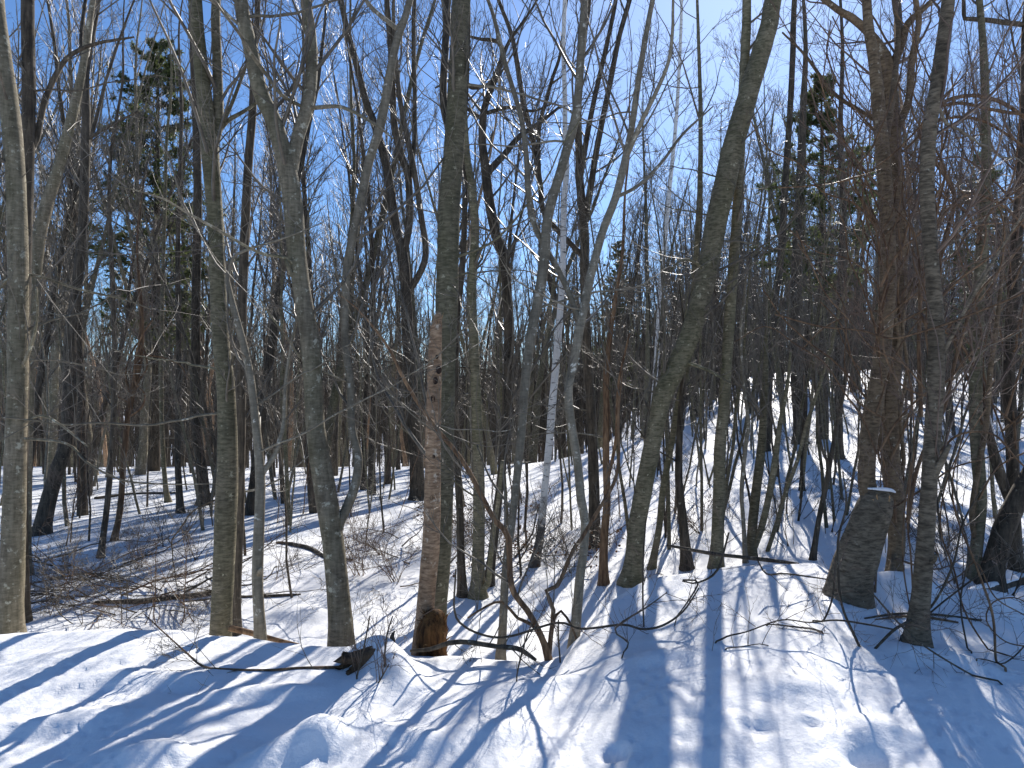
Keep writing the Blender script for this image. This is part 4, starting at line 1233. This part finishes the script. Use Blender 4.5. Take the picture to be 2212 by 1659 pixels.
def stick_proto(seed, length, r, key, leaves=False):
    """a dead branch lying along +X from the origin, slightly bowed"""
    rng = np.random.default_rng(seed)
    A, ra = grow(rng, np.zeros((1, 3)), np.array([[1.0, 0, .10]]), np.array([length]), np.array([r]), 12, .12, -.012, .25)
    tb = Tubes(); tb.add(A, ra, 6)
    tw = Tubes()
    crown(rng, tw, A, ra, np.array([9]), .08, .98, (.15, .6), n2=4, n3=2, twig=.0014, r1cap=.006, trop=.03)
    parts = [('stem', tb.mesh('stem', M[key])), ('twigs', tw.mesh('twigs', M['twig']))]
    if leaves:
        n = 26
        p = A[0][rng.integers(2, 12, n)] + rng.normal(size=(n, 3)) * .08
        a_ = norm(rng.normal(size=(n, 3))); b_2 = norm(np.cross(a_, rng.normal(size=(n, 3)))); nv = np.cross(a_, b_2)
        ln = rng.uniform(.025, .055, n)[:, None]; wd = ln * rng.uniform(.3, .55, n)[:, None]
        V = np.stack([p, p + a_ * ln * .5 + b_2 * wd + nv * .01, p + a_ * ln, p + a_ * ln * .5 - b_2 * wd + nv * .01], 1).reshape(-1, 3)
        parts.append(('withered_leaves', new_mesh('withered_leaves', V, np.arange(4 * n).reshape(-1, 4), M['leaf'])))
    return parts


def put(parts, name, label, cat, group, loc, rot, s=1.0):
    root = bpy.data.objects.new(name, None); COL.objects.link(root)
    root.location = loc; root.rotation_euler = rot; root.scale = (s, s, s)
    tag(root, label, cat, group)
    for nm, me in parts:
        o = bpy.data.objects.new(nm, me); COL.objects.link(o); o.parent = root


rng = np.random.default_rng(88)
ST = [stick_proto(600 + i, l, r, k) for i, (l, r, k) in enumerate([(1.5, .010, 'dark'), (1.1, .007, 'vine'), (1.8, .013, 'dark'), (.8, .005, 'vine'), (1.3, .008, 'dark'), (1.0, .006, 'dark'), (1.6, .009, 'vine'), (.7, .004, 'dark')])]
SL = [stick_proto(620 + i, l, r, k, True) for i, (l, r, k) in enumerate([(1.1, .007, 'vine'), (.8, .005, 'dark'), (1.3, .009, 'dark'), (.9, .006, 'vine')])]
for k in range(80):
    px = rng.uniform(30, 450); py = rng.normal(1285, 40) if px < 380 else rng.normal(1282, 18)
    g = ground(px, min(py, 1350), 5.5)
    put(ST[rng.integers(8)], 'fallen_branch', 'dead bare branch tangled in the brush pile beside the thick pale grey trunk', 'branch', 'branches of the brush pile',
        (g[0], g[1], g[2] + abs(rng.normal()) * .06), (rng.uniform(0, 6.28), rng.normal() * .2 - .12, rng.normal() * .5 + (math.pi if rng.random() < .5 else 0)), rng.uniform(.6, 1.15))
for k in range(52):
    px = rng.uniform(950, 1290); py = rng.normal(1190, 36)
    g = ground(px, min(py, 1250), 5.8)
    put(SL[rng.integers(4)] if rng.random() < .6 else ST[rng.integers(8)], 'fallen_branch', 'dead branch with twigs in the brown heap behind the smooth grey pole', 'branch', 'branches of the brown brush heap',
        (g[0], g[1], g[2] + abs(rng.normal()) * .08), (rng.uniform(0, 6.28), -rng.uniform(0, .7), rng.uniform(0, 6.28)), rng.uniform(.5, 1.0))
for k in range(24):
    px = rng.uniform(740, 905); py = rng.normal(1195, 40)
    g = ground(px, min(py, 1300), 5.8)
    put(ST[rng.integers(8)], 'fallen_branch', 'dead branch in the low scatter between the pale forked tree and the snag', 'branch', 'branches scattered left of the snag',
        (g[0], g[1], g[2] + .02), (rng.uniform(0, 6.28), -rng.uniform(0, .5), rng.uniform(0, 6.28)), rng.uniform(.5, 1.0))


def shrub_proto(seed, n, h, key):
    rng = np.random.default_rng(seed)
    P = np.stack([rng.normal(size=n) * .04, rng.normal(size=n) * .04, np.full(n, -.05)], -1)
    D = norm(np.stack([rng.normal(size=n) * .55, rng.normal(size=n) * .55, np.ones(n)], -1))
    A, ra = grow(rng, P, D, rng.uniform(.5, 1, n) * h, rng.uniform(.003, .006, n), 8, .12, .02, .3)
    parts = []
    for k in range(n):
        tb = Tubes(); tb.add(A[k], ra[k], 5); parts.append(('stem', tb.mesh('stem', M[key])))
    tw = Tubes()
    crown(rng, tw, A, ra, 6, .2, .98, (.12, .4), n2=4, n3=2, twig=.0013, r1cap=.0035, trop=.05)
    parts.append(('twigs', tw.mesh('twigs', M['twig' if key != 'vine' else 'redtwig'])))
    return parts


SH = [shrub_proto(640 + i, n, h, k) for i, (n, h, k) in enumerate([(6, .9, 'dark'), (5, 1.2, 'vine'), (8, .8, 'vine'), (4, 1.5, 'dark')])]
for px, py in [(110, 1330), (180, 1345), (260, 1340), (330, 1350), (400, 1345), (60, 1300), (150, 1250), (300, 1230), (350, 1180), (420, 1210), (250, 1120), (180, 1110), (300, 1060), (400, 1150), (640, 1230), (600, 1250), (780, 1240),
               (830, 1200), (860, 1260), (760, 1130), (820, 1080), (980, 1200), (1010, 1150), (1060, 1180), (1120, 1200), (1140, 1110), (1210, 1180), (1230, 1240), (1330, 1180), (1440, 1180), (1660, 1150), (1700, 1180), (1720, 1120),
               (1800, 1150), (1930, 1190), (2040, 1200), (2060, 1260), (2150, 1200), (2190, 1290), (1580, 1120), (1520, 1150)]:
    g = ground(px, py, 5.4)
    put(SH[rng.integers(4)], 'bare_shrub', 'low bare shrub of thin twiggy stems poking through the snow', 'shrub', 'low bare shrubs', (g[0], g[1], gz(g[0], g[1])), (0, 0, rng.uniform(0, 6.28)), rng.uniform(.7, 1.2))

# ------------------------------------------------------------------ vines and bare shoots


def vine(name, label, group, pts, depth, lean=0.0, key='vine', twigs=5, seed=1, cat='vine', tl=(.12, .5), foot=None):
    P = traced(pts, depth, lean)
    Q = smooth_path(P, .035)
    rng = np.random.default_rng(seed)
    # fine irregular waver so that no run is perfectly smooth
    s = np.arange(len(Q)) * .13
    Q[:, 0] += .010 * vnoise(s, s * 0 + seed); Q[:, 2] += .010 * vnoise(s + 50, s * 0 + seed)
    z_ = terrain(Q[:, 0], Q[:, 1])
    Q[4:-4, 2] = np.maximum(Q[4:-4, 2], z_[4:-4] + Q[4:-4, 3] + .006)
    for e in (0, -1):       # an end close to the snow goes into it
        if Q[e, 2] < z_[e] + .06:
            Q[e, 2] = z_[e] - .03
    o0 = Q[0, :3].copy()
    tb = Tubes(); tb.add(Q[:, :3], Q[:, 3], 6)
    root = bpy.data.objects.new(name, None); COL.objects.link(root); root.location = o0
    tag(root, label, cat, group)
    obj('stem', tb.mesh('stem', M[key], o0), root)
    if twigs:
        sel = np.linspace(0, len(Q) - 1, 18).astype(int)
        tw = Tubes()
        crown(rng, tw, Q[sel][None, :, :3], Q[sel][None, :, 3], np.array([twigs]), .08, .98, tl, n2=3, n3=2, twig=.0011, r1cap=.0035, trop=.02)
        obj('twigs', tw.mesh('twigs', M['redtwig'], o0), root)
    return root


shoot = ('thin bare shoot curving over the near snow in front of the broken stump', 'bare shoots before the broken stump')
for i, (pts, d, ln) in enumerate([
        ([(1868, 1424, 6), (1842, 1367, 6), (1818, 1307, 5), (1812, 1224, 5), (1813, 1161, 5), (1830, 1090, 4), (1822, 1020, 3)], 4.1, .1),
        ([(1866, 1424, 5), (1925, 1364, 6), (1952, 1347, 6), (2008, 1314, 5), (2058, 1224, 5), (2080, 1130, 4), (2130, 1040, 3)], 4.1, .2),
        ([(1828, 1423, 4), (1742, 1377, 4), (1675, 1361, 3), (1608, 1361, 2)], 4.15, .1),
        ([(1515, 1432, 3), (1558, 1381, 4), (1615, 1364, 3), (1688, 1341, 3), (1748, 1346, 3), (1808, 1341, 4), (1875, 1351, 4), (1928, 1361, 4)], 4.05, .0),
        ([(1728, 1404, 4), (1742, 1381, 5), (1775, 1347, 4), (1798, 1291, 4), (1805, 1200, 3)], 4.3, .1),
        ([(1528, 1432, 4), (1560, 1410, 3), (1640, 1392, 2), (1670, 1402, 2)], 3.95, .0),
        ([(1475, 1254, 3), (1508, 1258, 4), (1550, 1232, 5), (1575, 1150, 4)], 4.6, .1),
        ([(1475, 1254, 4), (1508, 1260, 4), (1480, 1310, 3), (1455, 1340, 2)], 4.6, -.1),
        ([(1635, 1210, 3), (1655, 1240, 4), (1700, 1240, 4), (1795, 1252, 3)], 4.9, .0)]):
    vine('bare_shoot', *shoot, pts, d, ln, 'dark', 6, 700 + i, 'shoot')
edge = ('reddish vine trailing down to the snow at the right of the ringed grey trunk', 'vines trailing right of the ringed trunk')
for i, (pts, d, ln) in enumerate([
        ([(1875, 1274, 5), (1942, 1347, 6), (1995, 1394, 6), (2075, 1444, 6), (2142, 1477, 6), (2225, 1500, 5)], 4.0, -.2),
        ([(2203, 1569, 5), (2168, 1491, 7), (2152, 1424, 7), (2142, 1324, 7), (2108, 1224, 6), (2060, 1080, 5), (2080, 940, 4), (2150, 820, 3)], 3.9, .6),
        ([(2240, 1470, 5), (2160, 1430, 5), (2090, 1330, 5), (2060, 1230, 5), (2030, 1130, 4), (2060, 1000, 4), (2130, 880, 3)], 4.2, .5),
        ([(2110, 1500, 4), (2090, 1400, 5), (2075, 1300, 5), (2090, 1180, 5), (2050, 1050, 4), (2075, 930, 4), (2120, 800, 3)], 4.2, .5),
        ([(1984, 1480, 4), (1978, 1400, 5), (1972, 1300, 5), (1968, 1200, 5), (1960, 1100, 5), (1975, 950, 4), (1962, 800, 4)], 4.15, .4),
        ([(1993, 1482, 4), (1988, 1400, 4), (1964, 1300, 4), (1950, 1180, 4), (1966, 1000, 4)], 4.15, .4),
        ([(2212, 1190, 4), (2120, 1240, 5), (2050, 1290, 5), (1985, 1345, 5), (1940, 1380, 3)], 4.5, -.3),
        ([(2212, 1330, 4), (2150, 1290, 4), (2110, 1215, 4), (2075, 1240, 4), (2020, 1270, 3)], 4.6, -.1),
        ([(2230, 1400, 4), (2170, 1385, 4), (2130, 1340, 4), (2145, 1300, 4), (2190, 1290, 4), (2225, 1305, 3)], 4.3, .0),
        ([(2080, 1508, 3), (2120, 1465, 4), (2190, 1420, 4), (2235, 1370, 4)], 4.0, .1)]):
    pts = [(a_, b_, w_ * .72) for a_, b_, w_ in pts]
    vine('vine', *edge, pts, d, ln, 'vine' if i % 3 else 'dark', 8, 720 + i)
arch = ('reddish vine arching high between the trunks right of the broken stump', 'arching vines right of the broken stump')
rng = np.random.default_rng(55)
AR = [([(2015, 640, 8), (2040, 520, 9), (2060, 420, 9), (2010, 330, 9), (1990, 280, 8), (2030, 225, 8), (2100, 205, 8), (2170, 225, 8), (2230, 270, 7)], 5.2, .3),
      ([(1990, 900, 8), (1985, 750, 8), (1996, 600, 8), (2030, 480, 7), (2090, 420, 7), (2160, 440, 6), (2220, 500, 5)], 5.0, .2),
      ([(2000, 240, 7), (2070, 222, 7), (2140, 235, 7), (2230, 250, 6)], 5.3, -.2), ([(1950, 330, 6), (2030, 262, 6), (2120, 260, 6), (2230, 330, 5)], 5.5, -.2),
      ([(1960, 1130, 9), (1985, 1000, 8), (2040, 880, 8), (2070, 760, 7), (2110, 640, 6), (2180, 560, 5), (2230, 500, 4)], 4.8, .1),
      ([(1675, 679, 4), (1775, 705, 4), (1860, 712, 4), (1925, 729, 5), (1992, 714, 5), (2075, 689, 5), (2225, 624, 5)], 4.4, -.4),
      ([(1900, 725, 4), (1918, 709, 5), (2008, 662, 5), (2075, 599, 5), (2142, 549, 4), (2225, 458, 4)], 4.4, -.3),
      ([(1680, 405, 3), (1780, 400, 4), (1860, 380, 4), (1920, 340, 4), (1990, 270, 4), (2060, 190, 3)], 4.7, -.3)]
for k in range(66):
    tx, td = ((1925, 5.52), (2010, 4.45), (2112, 6.2), (2186, 6.5), (1900, 4.85))[rng.integers(5)]
    x0 = tx + rng.normal() * 9; y0_ = rng.uniform(420, 1240)
    pts = [(x0, y0_, rng.uniform(3.5, 6.5))]
    a = rng.uniform(-1.9, -1.1)
    for s in range(6):
        a += rng.normal() * .38
        pts.append((pts[-1][0] + math.cos(a) * 75, pts[-1][1] + math.sin(a) * 75, max(2.5, pts[-1][2] * .88)))
    AR.append((pts, td, rng.uniform(-.4, .5)))
for i, (pts, d, ln) in enumerate(AR):
    vine('vine', *arch, pts, d, ln, 'vine', 8, 760 + i, tl=(.2, .8))
mid = ('slender bare branch looping low across the snow between the snag and the leaning tree', 'low looping branches')
for i, (pts, d, ln) in enumerate([
        ([(985, 1230, 4), (983, 1320, 5), (1004, 1354, 5), (1054, 1374, 5), (1104, 1374, 5), (1204, 1344, 5), (1257, 1357, 5), (1344, 1349, 5), (1387, 1359, 5), (1430, 1352, 5), (1475, 1321, 4), (1510, 1270, 3)], 4.3, .1),
        ([(1115, 1472, 3), (1120, 1440, 4), (1135, 1390, 4), (1150, 1350, 3)], 3.9, .1),
        ([(1340, 1420, 3), (1358, 1390, 4), (1330, 1360, 4), (1400, 1310, 3), (1440, 1280, 2)], 4.1, .1),
        ([(1390, 1376, 3), (1390, 1330, 4), (1390, 1240, 4), (1395, 1120, 3)], 4.6, .1),
        ([(1210, 1420, 4), (1206, 1390, 4), (1208, 1340, 3)], 4.3, .0),
        ([(840, 1480, 3), (832, 1430, 4), (838, 1370, 4), (850, 1330, 3)], 3.85, .0), ([(797, 1500, 3), (770, 1475, 4), (780, 1420, 4), (800, 1330, 3)], 3.8, .0), ([(800, 1502, 4), (815, 1480, 4), (842, 1435, 3)], 3.75, .0)]):
    vine('bare_branch', *mid, pts, d, ln, 'dark', 8, 800 + i, 'branch')

for o in bpy.data.objects:      # fine twigs and needles too small to pick apart singly
    if o.parent is not None and o.name.split('.')[0] in ('crown', 'twigs', 'bough', 'withered_leaves', 'splinter_rim'):
        o['kind'] = 'stuff'
